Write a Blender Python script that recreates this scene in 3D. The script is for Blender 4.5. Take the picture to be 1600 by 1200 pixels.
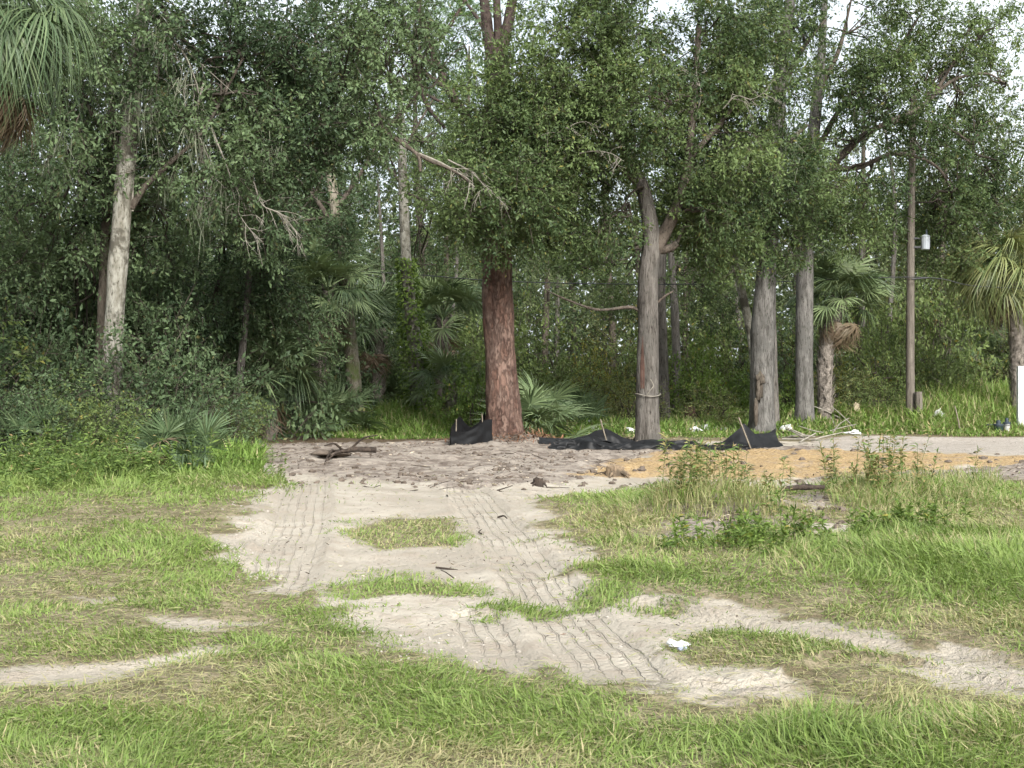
import bpy, math, random
import numpy as np
from mathutils import Vector

# ------------------------------------------------------------------ scene, camera, sky, sun
for o in list(bpy.data.objects):
    bpy.data.objects.remove(o)
SC = bpy.context.scene
COL = SC.collection
F, EYE, HY = 2200.0, 1.6, 580.0            # focal length in photo pixels, eye height, horizon row

cam = bpy.data.cameras.new('camera')
cam.sensor_width = 36.0
cam.lens = 36.0 * F / 1600.0
cam.shift_y = -20.0 / 1600.0
cam.clip_end = 3000.0
cam_o = bpy.data.objects.new('camera', cam)
cam_o.location = (0, 0, EYE)
cam_o.rotation_euler = (math.radians(90), 0, 0)
COL.objects.link(cam_o)
SC.camera = cam_o

SUN_EL, SUN_AZ = math.radians(33), math.radians(160)     # azimuth clockwise from +Y: behind the camera, a little right
world = bpy.data.worlds.new('World')
SC.world = world
world.use_nodes = True
wn, wl = world.node_tree.nodes, world.node_tree.links
wn.clear()
w_out = wn.new('ShaderNodeOutputWorld')
w_bg = wn.new('ShaderNodeBackground')
w_bg.inputs['Strength'].default_value = 0.052
w_sky = wn.new('ShaderNodeTexSky')
w_sky.sky_type = 'NISHITA'
w_sky.sun_disc = False
w_sky.sun_elevation = SUN_EL
w_sky.sun_rotation = SUN_AZ
w_sky.dust_density = 3.0
w_tc = wn.new('ShaderNodeTexCoord')
w_no = wn.new('ShaderNodeTexNoise')
w_no.inputs['Scale'].default_value = 2.2
w_no.inputs['Detail'].default_value = 6.0
w_ra = wn.new('ShaderNodeMapRange')
w_ra.inputs[1].default_value = 0.30
w_ra.inputs[2].default_value = 0.62
w_ra.inputs[3].default_value = 0.70
w_ra.inputs[4].default_value = 0.97
w_mx = wn.new('ShaderNodeMix')
w_mx.data_type = 'RGBA'
w_mx.inputs['B'].default_value = (6.1, 6.55, 6.85, 1)      # bright cloud deck
wl.new(w_tc.outputs['Generated'], w_no.inputs['Vector'])
wl.new(w_no.outputs['Fac'], w_ra.inputs[0])
wl.new(w_ra.outputs[0], w_mx.inputs['Factor'])
wl.new(w_sky.outputs[0], w_mx.inputs['A'])
wl.new(w_mx.outputs['Result'], w_bg.inputs['Color'])
wl.new(w_bg.outputs[0], w_out.inputs[0])

sun = bpy.data.lights.new('sun', 'SUN')
sun.energy = 2.3
sun.angle = math.radians(26)
sun.color = (1.0, 0.975, 0.93)
sun_o = bpy.data.objects.new('sun', sun)
_sd = Vector((math.sin(SUN_AZ) * math.cos(SUN_EL), math.cos(SUN_AZ) * math.cos(SUN_EL), math.sin(SUN_EL)))
sun_o.rotation_euler = _sd.to_track_quat('Z', 'Y').to_euler()
COL.objects.link(sun_o)

SC.view_settings.view_transform = 'Standard'
SC.view_settings.look = 'None'
SC.view_settings.gamma = 1.0
SC.view_settings.exposure = 2.12
SC.render.engine = 'CYCLES'
SC.cycles.max_bounces = 5
SC.cycles.diffuse_bounces = 4
SC.cycles.glossy_bounces = 2
SC.cycles.transmission_bounces = 4
SC.cycles.use_denoising = True
SC.cycles.use_adaptive_sampling = True
SC.cycles.adaptive_threshold = 0.03
SC.cycles.adaptive_min_samples = 16

# ------------------------------------------------------------------ helpers
R = np.random.default_rng(11)
UP = np.array([0.0, 0.0, 1.0])

def pix(px, py, Y):
    return np.array([(px - 800.0) / F * Y, Y, EYE + (HY - py) / F * Y])

def gnd(px, py):
    Y = EYE * F / (py - HY)
    return np.array([(px - 800.0) / F * Y, Y])

def unit(v):
    return v / np.maximum(np.linalg.norm(v, axis=-1, keepdims=True), 1e-9)

_perm = np.random.default_rng(3).random((64, 64, 64)).astype(np.float32)
def noise3(p, s=1.0):
    """smooth value noise 0..1 of points (n,3)"""
    q = np.asarray(p, dtype=np.float64) * s + 1000.0
    i = np.floor(q).astype(int); f = q - i
    f = f * f * (3 - 2 * f)
    i0 = i % 64; i1 = (i + 1) % 64
    r = 0
    for a in (0, 1):
        for b in (0, 1):
            for c in (0, 1):
                w = (f[:, 0] if a else 1 - f[:, 0]) * (f[:, 1] if b else 1 - f[:, 1]) * (f[:, 2] if c else 1 - f[:, 2])
                r = r + w * _perm[(i1 if a else i0)[:, 0], (i1 if b else i0)[:, 1], (i1 if c else i0)[:, 2]]
    return r

def noise2(x, y, s=1.0, z=0.0):
    return noise3(np.stack([x, y, np.full_like(x, z / max(s, 1e-6))], 1), s)

def fbm2(x, y, s, octs=4, z=0.0):
    v = 0; a = 0.5; t = 0
    for k in range(octs):
        v = v + a * noise2(x + 17.3 * k, y - 9.1 * k, s * 2 ** k, z + k * 3.7); t += a; a *= 0.5
    return v / t

def sstep(a, b, x):
    t = np.clip((x - a) / (b - a), 0, 1)
    return t * t * (3 - 2 * t)

def catmull(pts, n):
    P = np.asarray(pts, float)
    if len(P) < 3:
        t = np.linspace(0, 1, n)[:, None]
        return P[0] * (1 - t) + P[-1] * t
    Q = np.vstack([2 * P[0] - P[1], P, 2 * P[-1] - P[-2]])
    t = np.linspace(0, len(P) - 1 - 1e-6, n)
    k = t.astype(int); f = (t - k)[:, None]
    a, b, c, d = Q[k], Q[k + 1], Q[k + 2], Q[k + 3]
    return 0.5 * (2 * b + (c - a) * f + (2 * a - 5 * b + 4 * c - d) * f ** 2 + (3 * b - a - 3 * c + d) * f ** 3)

class MB:
    """collects shapes; build() links them as ONE mesh object"""
    def __init__(s):
        s.V = []; s.F = []; s.n = 0
    def add(s, V, Fc, mat=0, tint=0.5, dry=0.0, smooth=False):
        V = np.asarray(V, np.float32).reshape(-1, 3); Fc = np.asarray(Fc, np.int64)
        if len(V) == 0 or len(Fc) == 0: return s
        m = len(Fc)
        s.V.append(V)
        s.F.append((Fc + s.n, np.full(m, mat, np.int32), np.broadcast_to(np.asarray(tint, np.float32), (m,)),
                    np.broadcast_to(np.asarray(dry, np.float32), (m,)), smooth))
        s.n += len(V)
        return s
    def mesh(s, name, mats, origin=(0, 0, 0)):
        V = np.concatenate(s.V) - np.asarray(origin, np.float32)
        me = bpy.data.meshes.new(name)
        me.vertices.add(len(V)); me.vertices.foreach_set('co', V.astype(np.float32).ravel())
        idx = np.concatenate([f.ravel() for f, *_ in s.F]).astype(np.int32)
        tot = np.concatenate([np.full(len(f), f.shape[1]) for f, *_ in s.F]).astype(np.int32)
        st = np.concatenate([[0], np.cumsum(tot)[:-1]]).astype(np.int32)
        me.loops.add(len(idx)); me.loops.foreach_set('vertex_index', idx)
        me.polygons.add(len(tot)); me.polygons.foreach_set('loop_start', st)
        me.polygons.foreach_set('material_index', np.concatenate([m for _, m, *_ in s.F]))
        me.polygons.foreach_set('use_smooth', np.concatenate([np.full(len(f), sm) for f, _, _, _, sm in s.F]))
        a = me.attributes.new('tint', 'FLOAT', 'FACE'); a.data.foreach_set('value', np.concatenate([t for _, _, t, _, _ in s.F]).astype(np.float32))
        a = me.attributes.new('dry', 'FLOAT', 'FACE'); a.data.foreach_set('value', np.concatenate([d for _, _, _, d, _ in s.F]).astype(np.float32))
        for m in mats: me.materials.append(m)
        me.update(calc_edges=True)
        return me
    def build(s, name, mats, parent=None, origin=None, loc=None):
        if not isinstance(mats, (list, tuple)): mats = [mats]
        if origin is None: origin = tuple(parent.location) if parent is not None else (0, 0, 0)
        o = bpy.data.objects.new(name, s.mesh(name, mats, origin))
        COL.objects.link(o)
        if parent is not None: o.parent = parent
        else: o.location = origin
        return o

def tag(o, label, cat, group=None, kind=None):
    if label: o['label'] = label
    if cat: o['category'] = cat
    if group: o['group'] = group
    if kind: o['kind'] = kind
    return o

def root(name, loc, label, cat, group=None):
    o = bpy.data.objects.new(name, None)
    o.empty_display_size = 0.2
    o.location = tuple(float(v) for v in loc)
    COL.objects.link(o)
    return tag(o, label, cat, group)

def copy_tree(src, loc, rotz=0.0, scale=(1, 1, 1), label=None, group=None):
    c = src.copy(); COL.objects.link(c)
    c.location = tuple(float(v) for v in loc); c.rotation_euler = (0, 0, rotz); c.scale = scale
    if label: c['label'] = label
    if group: c['group'] = group
    for ch in src.children:
        d = ch.copy(); COL.objects.link(d); d.parent = c
    return c

def leafq(P, D, N, L, W, bend=0.0, mid=0.45):
    """n pointed leaves or blades of two triangles each, bent across the middle"""
    P = np.asarray(P, float); n = len(P)
    L = np.broadcast_to(L, (n,))[:, None]; W = np.broadcast_to(W, (n,))[:, None]; bend = np.broadcast_to(bend, (n,))[:, None]
    D = unit(D); S = unit(np.cross(D, N)); N = np.cross(S, D)
    m = P + D * L * mid
    V = np.stack([P, m + S * W * 0.5, P + D * L * (1 - 0.3 * np.abs(bend)) - N * L * bend, m - S * W * 0.5], 1).reshape(-1, 3)
    b = np.arange(n)[:, None] * 4
    T = np.concatenate([b + [[0, 1, 3]], b + [[1, 2, 3]]], 1).reshape(-1, 3)
    return V, T

def rep2(a):
    return np.repeat(a, 2)

def strips(P, D, S, L, W, droop, k=3, base=0.5):
    """n tapering drooping blades of k quads; S is the width direction"""
    P = np.asarray(P, float); n = len(P)
    L = np.broadcast_to(L, (n,)); W = np.broadcast_to(W, (n,)); droop = np.broadcast_to(droop, (n,))
    D = unit(D); S = unit(S)
    rows = []
    for j in range(k + 1):
        t = j / k
        c = P + D * (L * t * (1 - 0.25 * droop * t))[:, None] - UP * (L * droop * t * t)[:, None]
        w = W * (base + (1 - base) * min(1, t / 0.35)) * (1.0 if t < 0.35 else max(0.06, 1 - (t - 0.35) / 0.65))
        rows += [c - S * (w * 0.5)[:, None], c + S * (w * 0.5)[:, None]]
    V = np.stack(rows, 1).reshape(-1, 3)
    b = np.arange(n)[:, None] * (2 * (k + 1))
    Q = np.concatenate([b + [[2 * j, 2 * j + 1, 2 * j + 3, 2 * j + 2]] for j in range(k)], 1).reshape(-1, 4)
    return V, Q

def tube(path, rad, segs=12, n=40, rough=0.0, rs=3.0, ridges=0, ridge=0.0, cap=True, twist=0.0, flare=0.0, seed=0.0):
    """a tapered trunk or limb along a smooth path with uneven bark relief"""
    C = catmull(path, n)
    rr = np.interp(np.linspace(0, 1, n), np.linspace(0, 1, len(rad)), rad)
    T = unit(np.gradient(C, axis=0))
    ref = np.array([0.0, 1.0, 0.0]) if abs(T[0][1]) < 0.9 else np.array([1.0, 0, 0])
    A = unit(np.cross(T, ref)); B = np.cross(T, A)
    th = np.linspace(0, 2 * math.pi, segs, endpoint=False)
    d = np.cos(th)[None, :, None] * A[:, None, :] + np.sin(th)[None, :, None] * B[:, None, :]
    r = np.repeat(rr[:, None], segs, 1)
    base = C[:, None, :] + d * r[..., None]
    q = base.reshape(-1, 3) * np.array([1, 1, 0.35]) + seed
    if rough:
        r = r * (1 + rough * ((noise3(q, rs) - 0.5) * 1.3 + (noise3(q, rs * 2.7) - 0.5) * 0.7).reshape(n, segs))
    if ridges:
        zz = np.linspace(0, 1, n)[:, None]
        wob = (noise3(base.reshape(-1, 3) * np.array([0.6, 0.6, 1.0]) + seed, 1.6).reshape(n, segs) - 0.5) * 3
        r = r * (1 + ridge * (np.abs(np.sin(th[None, :] * ridges * 0.5 + wob + twist * zz)) - 0.6))
    if flare:
        hgt = np.linalg.norm(C - C[0], axis=1)
        fl = flare * np.exp(-hgt / (rr[0] * 1.6))
        r = r * (1 + fl[:, None] * (0.7 + 0.5 * np.cos(th[None, :] * 5 + seed)))
    V = C[:, None, :] + d * r[..., None]
    V = V.reshape(-1, 3)
    i = np.arange(n - 1)[:, None] * segs; j = np.arange(segs)[None, :]; j2 = (j + 1) % segs
    Q = np.stack([i + j, i + j2, i + segs + j2, i + segs + j], -1).reshape(-1, 4)
    return V, Q

def add_tube(mb, path, rad, mat=0, tint=0.5, **k):
    V, Q = tube(path, rad, **k)
    mb.add(V, Q, mat, tint, 0.0, True)
    segs = k.get('segs', 12)
    if k.get('cap', True):
        m = len(V)
        c = V[-segs:].mean(0)
        mb.add(np.vstack([V[-segs:], c]), np.array([[a, (a + 1) % segs, segs] for a in range(segs)]), mat, tint)
    return mb

def boxv(c, s, rz=0.0, tilt=None):
    x, y, z = s
    V = np.array([[a * x / 2, b * y / 2, e * z / 2] for e in (-1, 1) for b in (-1, 1) for a in (-1, 1)], float)
    if tilt is not None: V = V @ np.asarray(tilt).T
    ca, sa = math.cos(rz), math.sin(rz)
    V = V @ np.array([[ca, -sa, 0], [sa, ca, 0], [0, 0, 1]]).T + np.asarray(c)
    Q = [[0, 2, 3, 1], [4, 5, 7, 6], [0, 1, 5, 4], [2, 6, 7, 3], [0, 4, 6, 2], [1, 3, 7, 5]]
    return V, np.array(Q)

def lump(c, r, seed, flat=0.6, n=10, jag=0.5):
    th = np.linspace(0, 2 * math.pi, n, endpoint=False); ph = np.linspace(-math.pi / 2, math.pi / 2, 7)
    V = np.array([[math.cos(p) * math.cos(a), math.cos(p) * math.sin(a), math.sin(p) * flat] for p in ph for a in th])
    k = 1 + jag * (noise3(V * 1.3 + seed * 9.7, 1.4) - 0.5) * 2 + jag * 0.5 * (noise3(V * 1.3 + seed * 3.7, 3.5) - 0.5) * 2
    V = V * k[:, None] * np.asarray(r) + np.asarray(c)
    i = np.arange(6)[:, None] * n; j = np.arange(n)[None]
    return V, np.stack([i + j, i + (j + 1) % n, i + n + (j + 1) % n, i + n + j], -1).reshape(-1, 4)

# ------------------------------------------------------------------ materials
def newmat(name):
    m = bpy.data.materials.new(name); m.use_nodes = True
    nt = m.node_tree; nt.nodes.clear()
    out = nt.nodes.new('ShaderNodeOutputMaterial')
    bs = nt.nodes.new('ShaderNodeBsdfPrincipled')
    nt.links.new(bs.outputs[0], out.inputs[0])
    return m, nt, bs, out

def N(nt, t, **kw):
    n = nt.nodes.new(t)
    for k, v in kw.items():
        if k.startswith('i_'):
            key = k[2:]
            n.inputs[int(key) if key.isdigit() else key].default_value = v
        else: setattr(n, k, v)
    return n

def mixc(nt, fac, a, b, blend='MIX'):
    n = nt.nodes.new('ShaderNodeMix'); n.data_type = 'RGBA'; n.blend_type = blend
    for key, v in (('Factor', fac), ('A', a), ('B', b)):
        if hasattr(v, 'is_linked') or hasattr(v, 'links'): nt.links.new(v, n.inputs[key])
        elif key == 'Factor': n.inputs[key].default_value = v
        else: n.inputs[key].default_value = (*v, 1)
    return n.outputs['Result']

def mathn(nt, op, a, b=None, clamp=False):
    n = nt.nodes.new('ShaderNodeMath'); n.operation = op; n.use_clamp = clamp
    for k, v in ((0, a), (1, b)):
        if v is None: continue
        if hasattr(v, 'links'): nt.links.new(v, n.inputs[k])
        else: n.inputs[k].default_value = v
    return n.outputs[0]

def ramp(nt, v, a, b, c=0.0, d=1.0):
    n = nt.nodes.new('ShaderNodeMapRange'); n.interpolation_type = 'SMOOTHSTEP'
    nt.links.new(v, n.inputs[0])
    for k, x in ((1, a), (2, b), (3, c), (4, d)): n.inputs[k].default_value = x
    return n.outputs[0]

def attr(nt, name):
    n = nt.nodes.new('ShaderNodeAttribute'); n.attribute_name = name
    return n.outputs['Fac']

def leaf_mat(name, dark, light, dry, rough=0.55, trans=0.34, spec=0.2):
    m, nt, bs, out = newmat(name)
    c = mixc(nt, attr(nt, 'tint'), dark, light)
    c = mixc(nt, attr(nt, 'dry'), c, dry)
    nt.links.new(c, bs.inputs['Base Color'])
    bs.inputs['Roughness'].default_value = rough
    bs.inputs['Specular IOR Level'].default_value = spec
    tr = nt.nodes.new('ShaderNodeBsdfTranslucent')
    warm = mixc(nt, 0.5, c, (0.9, 1.0, 0.35), 'MULTIPLY')
    nt.links.new(warm, tr.inputs[0])
    mx = nt.nodes.new('ShaderNodeMixShader'); mx.inputs[0].default_value = trans
    nt.links.new(bs.outputs[0], mx.inputs[1]); nt.links.new(tr.outputs[0], mx.inputs[2])
    nt.links.new(mx.outputs[0], out.inputs[0])
    return m

def bark_mat(name, c1, c2, c3, scale=6.0, stretch=0.25, bump=0.6, plates=False, patch=0.5, moss=None):
    m, nt, bs, out = newmat(name)
    tc = N(nt, 'ShaderNodeTexCoord')
    mp = N(nt, 'ShaderNodeMapping'); mp.inputs['Scale'].default_value = (1, 1, stretch)
    nt.links.new(tc.outputs['Object'], mp.inputs[0])
    n1 = N(nt, 'ShaderNodeTexNoise', i_Scale=scale, i_Detail=7.0, i_Roughness=0.7)
    n2 = N(nt, 'ShaderNodeTexNoise', i_Scale=scale * 4, i_Detail=5.0, i_Roughness=0.7)
    n3 = N(nt, 'ShaderNodeTexNoise', i_Scale=2.2, i_Detail=4.0, i_Roughness=0.65)
    nt.links.new(mp.outputs[0], n1.inputs[0]); nt.links.new(mp.outputs[0], n2.inputs[0]); nt.links.new(tc.outputs['Object'], n3.inputs[0])
    h = n2.outputs[0]
    c = mixc(nt, ramp(nt, n1.outputs[0], 0.35, 0.65), c1, c2)
    c = mixc(nt, ramp(nt, n3.outputs[0], patch, patch + 0.12), c, c3)
    if plates:
        wv = N(nt, 'ShaderNodeVectorMath', operation='ADD')
        nt.links.new(mp.outputs[0], wv.inputs[0])
        sc = N(nt, 'ShaderNodeVectorMath', operation='SCALE'); sc.inputs['Scale'].default_value = 0.30
        nt.links.new(n2.outputs['Color'], sc.inputs[0]); nt.links.new(sc.outputs[0], wv.inputs[1])
        vo = N(nt, 'ShaderNodeTexVoronoi', i_Scale=scale * 2.4, feature='DISTANCE_TO_EDGE', i_Randomness=1.0); nt.links.new(wv.outputs[0], vo.inputs['Vector'])
        vc = N(nt, 'ShaderNodeTexVoronoi', i_Scale=scale * 2.4, i_Randomness=1.0); nt.links.new(wv.outputs[0], vc.inputs['Vector'])
        e = ramp(nt, vo.outputs['Distance'], 0.0, 0.11)
        c = mixc(nt, ramp(nt, vo.outputs['Distance'], 0.0, 0.11, 0.55, 0.0), c, (0.07, 0.04, 0.032))
        g = N(nt, 'ShaderNodeSeparateColor'); nt.links.new(vc.outputs['Color'], g.inputs[0])
        c = mixc(nt, mathn(nt, 'MULTIPLY', g.outputs[0], 0.55), c, c3)
        c = mixc(nt, ramp(nt, n2.outputs[0], 0.34, 0.5, 0.7, 0.0), c, (0.075, 0.042, 0.034))
        h = mathn(nt, 'ADD', mathn(nt, 'MULTIPLY', e, 0.7), h)
    else:
        cr = ramp(nt, n2.outputs[0], 0.30, 0.48)
        c = mixc(nt, cr, (c1[0] * 0.4, c1[1] * 0.38, c1[2] * 0.36), c)
        h = mathn(nt, 'ADD', h, n1.outputs[0])
    if moss is not None:
        n4 = N(nt, 'ShaderNodeTexNoise', i_Scale=3.5, i_Detail=5.0)
        nt.links.new(tc.outputs['Object'], n4.inputs[0])
        c = mixc(nt, ramp(nt, n4.outputs[0], 0.5, 0.66, 0.0, 0.85), c, moss)
    nt.links.new(c, bs.inputs['Base Color'])
    bs.inputs['Roughness'].default_value = 0.9
    bs.inputs['Specular IOR Level'].default_value = 0.15
    bp = N(nt, 'ShaderNodeBump', i_Strength=bump, i_Distance=0.03)
    nt.links.new(h, bp.inputs['Height']); nt.links.new(bp.outputs[0], bs.inputs['Normal'])
    return m

def plain_mat(name, c, rough=0.6, var=0.25, scale=8.0, spec=0.4, bump=0.0, c2=None):
    m, nt, bs, out = newmat(name)
    tc = N(nt, 'ShaderNodeTexCoord')
    n1 = N(nt, 'ShaderNodeTexNoise', i_Scale=scale, i_Detail=6.0, i_Roughness=0.65)
    nt.links.new(tc.outputs['Object'], n1.inputs[0])
    b = c2 if c2 is not None else tuple(v * (1 - var) for v in c)
    col = mixc(nt, ramp(nt, n1.outputs[0], 0.35, 0.65), b, c)
    nt.links.new(col, bs.inputs['Base Color'])
    bs.inputs['Roughness'].default_value = rough; bs.inputs['Specular IOR Level'].default_value = spec
    if bump:
        bp = N(nt, 'ShaderNodeBump', i_Strength=bump, i_Distance=0.01)
        nt.links.new(n1.outputs[0], bp.inputs['Height']); nt.links.new(bp.outputs[0], bs.inputs['Normal'])
    return m

M = {}
M['oak'] = leaf_mat('oak leaves', (0.038, 0.064, 0.026), (0.138, 0.188, 0.070), (0.16, 0.15, 0.04))
M['oak_cool'] = leaf_mat('cool green oak leaves', (0.042, 0.070, 0.034), (0.130, 0.182, 0.086), (0.13, 0.12, 0.05))  # oak leaves of a cooler green
M['olive'] = leaf_mat('olive oak leaves', (0.072, 0.090, 0.032), (0.185, 0.205, 0.080), (0.20, 0.16, 0.05))
M['shrub'] = leaf_mat('shrub leaves', (0.058, 0.088, 0.030), (0.170, 0.220, 0.070), (0.20, 0.17, 0.04))
M['vine'] = leaf_mat('vine leaves', (0.055, 0.095, 0.020), (0.160, 0.230, 0.050), (0.24, 0.22, 0.05))
M['yellow'] = leaf_mat('yellowing leaves', (0.11, 0.12, 0.02), (0.28, 0.25, 0.05), (0.24, 0.17, 0.06))
M['far'] = leaf_mat('far foliage', (0.055, 0.078, 0.036), (0.150, 0.180, 0.080), (0.15, 0.13, 0.07))
M['needle'] = leaf_mat('pine needles', (0.06, 0.11, 0.03), (0.14, 0.24, 0.06), (0.2, 0.15, 0.05))
M['palm'] = leaf_mat('palm frond', (0.060, 0.096, 0.044), (0.180, 0.235, 0.110), (0.135, 0.096, 0.062), rough=0.5, trans=0.15, spec=0.3)
M['palm_y'] = leaf_mat('bleached palm frond', (0.10, 0.14, 0.05), (0.22, 0.25, 0.10), (0.30, 0.19, 0.08), rough=0.42, trans=0.2, spec=0.4)
M['grass'] = leaf_mat('grass blade', (0.066, 0.125, 0.022), (0.190, 0.275, 0.066), (0.36, 0.31, 0.18), rough=0.5, trans=0.35, spec=0.18)
M['weed'] = leaf_mat('weed leaves', (0.055, 0.095, 0.026), (0.160, 0.225, 0.058), (0.33, 0.24, 0.12), trans=0.3)
M['moss'] = leaf_mat('hanging moss', (0.11, 0.12, 0.085), (0.20, 0.21, 0.155), (0.2, 0.18, 0.13), rough=0.9, trans=0.2, spec=0.05)
M['twig'] = plain_mat('twig bark', (0.062, 0.052, 0.042), 0.9, 0.4, 12, 0.1)
M['dead_twig'] = plain_mat('bleached twig', (0.24, 0.22, 0.185), 0.9, 0.35, 9, 0.1)
M['lichen_bark'] = bark_mat('pale lichen bark', (0.14, 0.128, 0.10), (0.30, 0.29, 0.25), (0.085, 0.078, 0.062), 7, 0.35, 0.9, moss=None, patch=0.50)
M['oak_bark'] = bark_mat('oak bark', (0.058, 0.051, 0.044), (0.145, 0.132, 0.117), (0.095, 0.088, 0.078), 9, 0.16, 1.0)
M['grey_bark'] = bark_mat('smooth grey bark', (0.060, 0.056, 0.050), (0.160, 0.152, 0.140), (0.10, 0.096, 0.088), 9, 0.2, 0.9)
M['dark_bark'] = bark_mat('dark brown bark', (0.055, 0.045, 0.035), (0.12, 0.10, 0.08), (0.09, 0.085, 0.06), 8, 0.25, 0.8)  # bark in a darker brown tone
M['limb_bark'] = bark_mat('limb bark', (0.050, 0.040, 0.032), (0.115, 0.095, 0.077), (0.08, 0.072, 0.058), 8, 0.5, 0.7)
M['pine_bark'] = bark_mat('red pine bark', (0.072, 0.040, 0.031), (0.150, 0.086, 0.064), (0.205, 0.152, 0.125), 4.2, 0.30, 1.0, plates=True, patch=0.62)
M['pine_dark'] = bark_mat('dark pine bark', (0.034, 0.025, 0.022), (0.075, 0.055, 0.047), (0.055, 0.044, 0.038), 7, 0.4, 0.9)
M['palm_bark'] = bark_mat('palm trunk', (0.11, 0.095, 0.08), (0.24, 0.21, 0.18), (0.15, 0.13, 0.11), 9, 0.8, 0.8)
M['vine_bark'] = bark_mat('mossy bark', (0.12, 0.10, 0.075), (0.24, 0.215, 0.17), (0.16, 0.16, 0.10), 7, 0.25, 0.8, moss=(0.10, 0.13, 0.04))
M['heart'] = plain_mat('bare red wood', (0.085, 0.048, 0.037), 0.8, 0.4, 6, 0.2, 0.3)
M['pole'] = bark_mat('weathered pole wood', (0.075, 0.064, 0.052), (0.15, 0.132, 0.11), (0.105, 0.09, 0.075), 14, 0.06, 0.35)
M['white_paint'] = plain_mat('weathered white paint', (0.60, 0.61, 0.62), 0.6, 0.3, 14, 0.3, 0.15)
M['fabric'] = plain_mat('black silt fabric', (0.006, 0.0062, 0.007), 0.58, 0.4, 20, 0.25, 0.1)
M['stake'] = plain_mat('wood stake', (0.20, 0.17, 0.13), 0.85, 0.4, 20, 0.2)
M['litter_white'] = plain_mat('white plastic', (0.55, 0.55, 0.545), 0.5, 0.35, 18, 0.4)
M['litter_tan'] = plain_mat('tan cardboard', (0.48, 0.40, 0.28), 0.8, 0.3, 12, 0.2)
M['rock'] = plain_mat('pale rubble', (0.36, 0.33, 0.29), 0.9, 0.35, 22, 0.2, 0.4)
M['clod'] = plain_mat('dark soil clod', (0.13, 0.105, 0.085), 0.95, 0.4, 16, 0.1, 0.6)
M['root'] = bark_mat('torn root wood', (0.030, 0.023, 0.019), (0.075, 0.057, 0.045), (0.045, 0.036, 0.03), 9, 0.5, 0.9)
M['stump'] = bark_mat('cut stump wood', (0.15, 0.11, 0.075), (0.28, 0.21, 0.14), (0.09, 0.07, 0.05), 16, 0.2, 0.8)
M['wire'] = plain_mat('black cable', (0.03, 0.03, 0.032), 0.6)
M['bin_dark'] = plain_mat('dark plastic', (0.03, 0.042, 0.055), 0.45, 0.3, 9)
M['bin_teal'] = plain_mat('green plastic', (0.035, 0.075, 0.066), 0.45, 0.3, 9)
M['transformer'] = plain_mat('pale grey enamel', (0.32, 0.345, 0.37), 0.4, 0.12, 6)
M['flower'] = plain_mat('white petals', (0.8, 0.8, 0.76), 0.6, 0.1)
M['straw'] = plain_mat('pine straw', (0.24, 0.125, 0.075), 0.9, 0.4, 20, 0.1)

# ------------------------------------------------------------------ ground
def poly_sd(x, y, pts):
    """signed distance in metres to a ground polygon given in photo pixels (positive inside)"""
    P = np.array([gnd(a, b) for a, b in pts])
    d = np.full(x.shape, 1e9); ins = np.zeros(x.shape, bool)
    for i in range(len(P)):
        a, b = P[i], P[(i + 1) % len(P)]
        e = b - a; wx, wy = x - a[0], y - a[1]
        t = np.clip((wx * e[0] + wy * e[1]) / max(e @ e, 1e-9), 0, 1)
        d = np.minimum(d, np.hypot(wx - e[0] * t, wy - e[1] * t))
        c = ((a[1] <= y) & (b[1] > y)) | ((b[1] <= y) & (a[1] > y))
        with np.errstate(divide='ignore', invalid='ignore'):
            xi = a[0] + (y - a[1]) * e[0] / (e[1] if abs(e[1]) > 1e-12 else 1e-12)
        ins ^= c & (x < xi)
    return np.where(ins, d, -d)

SAND = [[(385, 703), (425, 742), (425, 772), (388, 805), (345, 845), (405, 885), (440, 912), (535, 925), (565, 972), (630, 1020), (760, 1034),
         (870, 1034), (1000, 1060), (1100, 1074), (1215, 1074), (1260, 1050), (1150, 1035), (1050, 1012), (1040, 985), (1130, 972), (1250, 984), (1330, 1008),
         (1450, 1026), (1640, 1064), (1640, 1016), (1450, 982), (1330, 962), (1230, 948), (1100, 943), (1010, 930), (905, 906),
         (880, 870), (840, 830), (830, 800), (850, 782), (950, 768), (1000, 756), (1050, 747), (1200, 762), (1400, 748), (1640, 752),
         (1900, 752), (1900, 682), (700, 690)],
        [(1270, 1030), (1450, 1052), (1640, 1096), (1640, 1074), (1450, 1034), (1330, 1016)],
        [(-60, 1028), (60, 1015), (200, 1020), (310, 1003), (290, 1027), (180, 1050), (80, 1062), (-60, 1068)],
        [(-60, 1092), (50, 1098), (45, 1114), (-60, 1122)], [(60, 1138), (130, 1140), (120, 1156), (70, 1157)],
        [(118, 925), (176, 924), (172, 936), (124, 937)], [(258, 962), (400, 954), (400, 968), (262, 976)],
        [(1020, 842), (1120, 820), (1110, 850), (1040, 868)], [(1240, 818), (1330, 812), (1320, 840), (1260, 850)]]
ISLE = [[(538, 822), (620, 814), (700, 817), (724, 835), (712, 852), (600, 853), (560, 840)], [(548, 881), (600, 876), (668, 889), (660, 897), (600, 892)],
        [(515, 912), (600, 901), (765, 904), (752, 919), (620, 921), (540, 926)], [(740, 938), (820, 929), (892, 940), (880, 953), (760, 949)],
        [(980, 940), (1064, 934), (1052, 952), (990, 954)], [(1040, 992), (1100, 976), (1250, 988), (1295, 1015), (1180, 1036), (1060, 1026)],
        [(660, 1008), (720, 1002), (715, 1018), (670, 1020)], [(895, 915), (980, 908), (985, 935), (905, 940)]]
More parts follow.
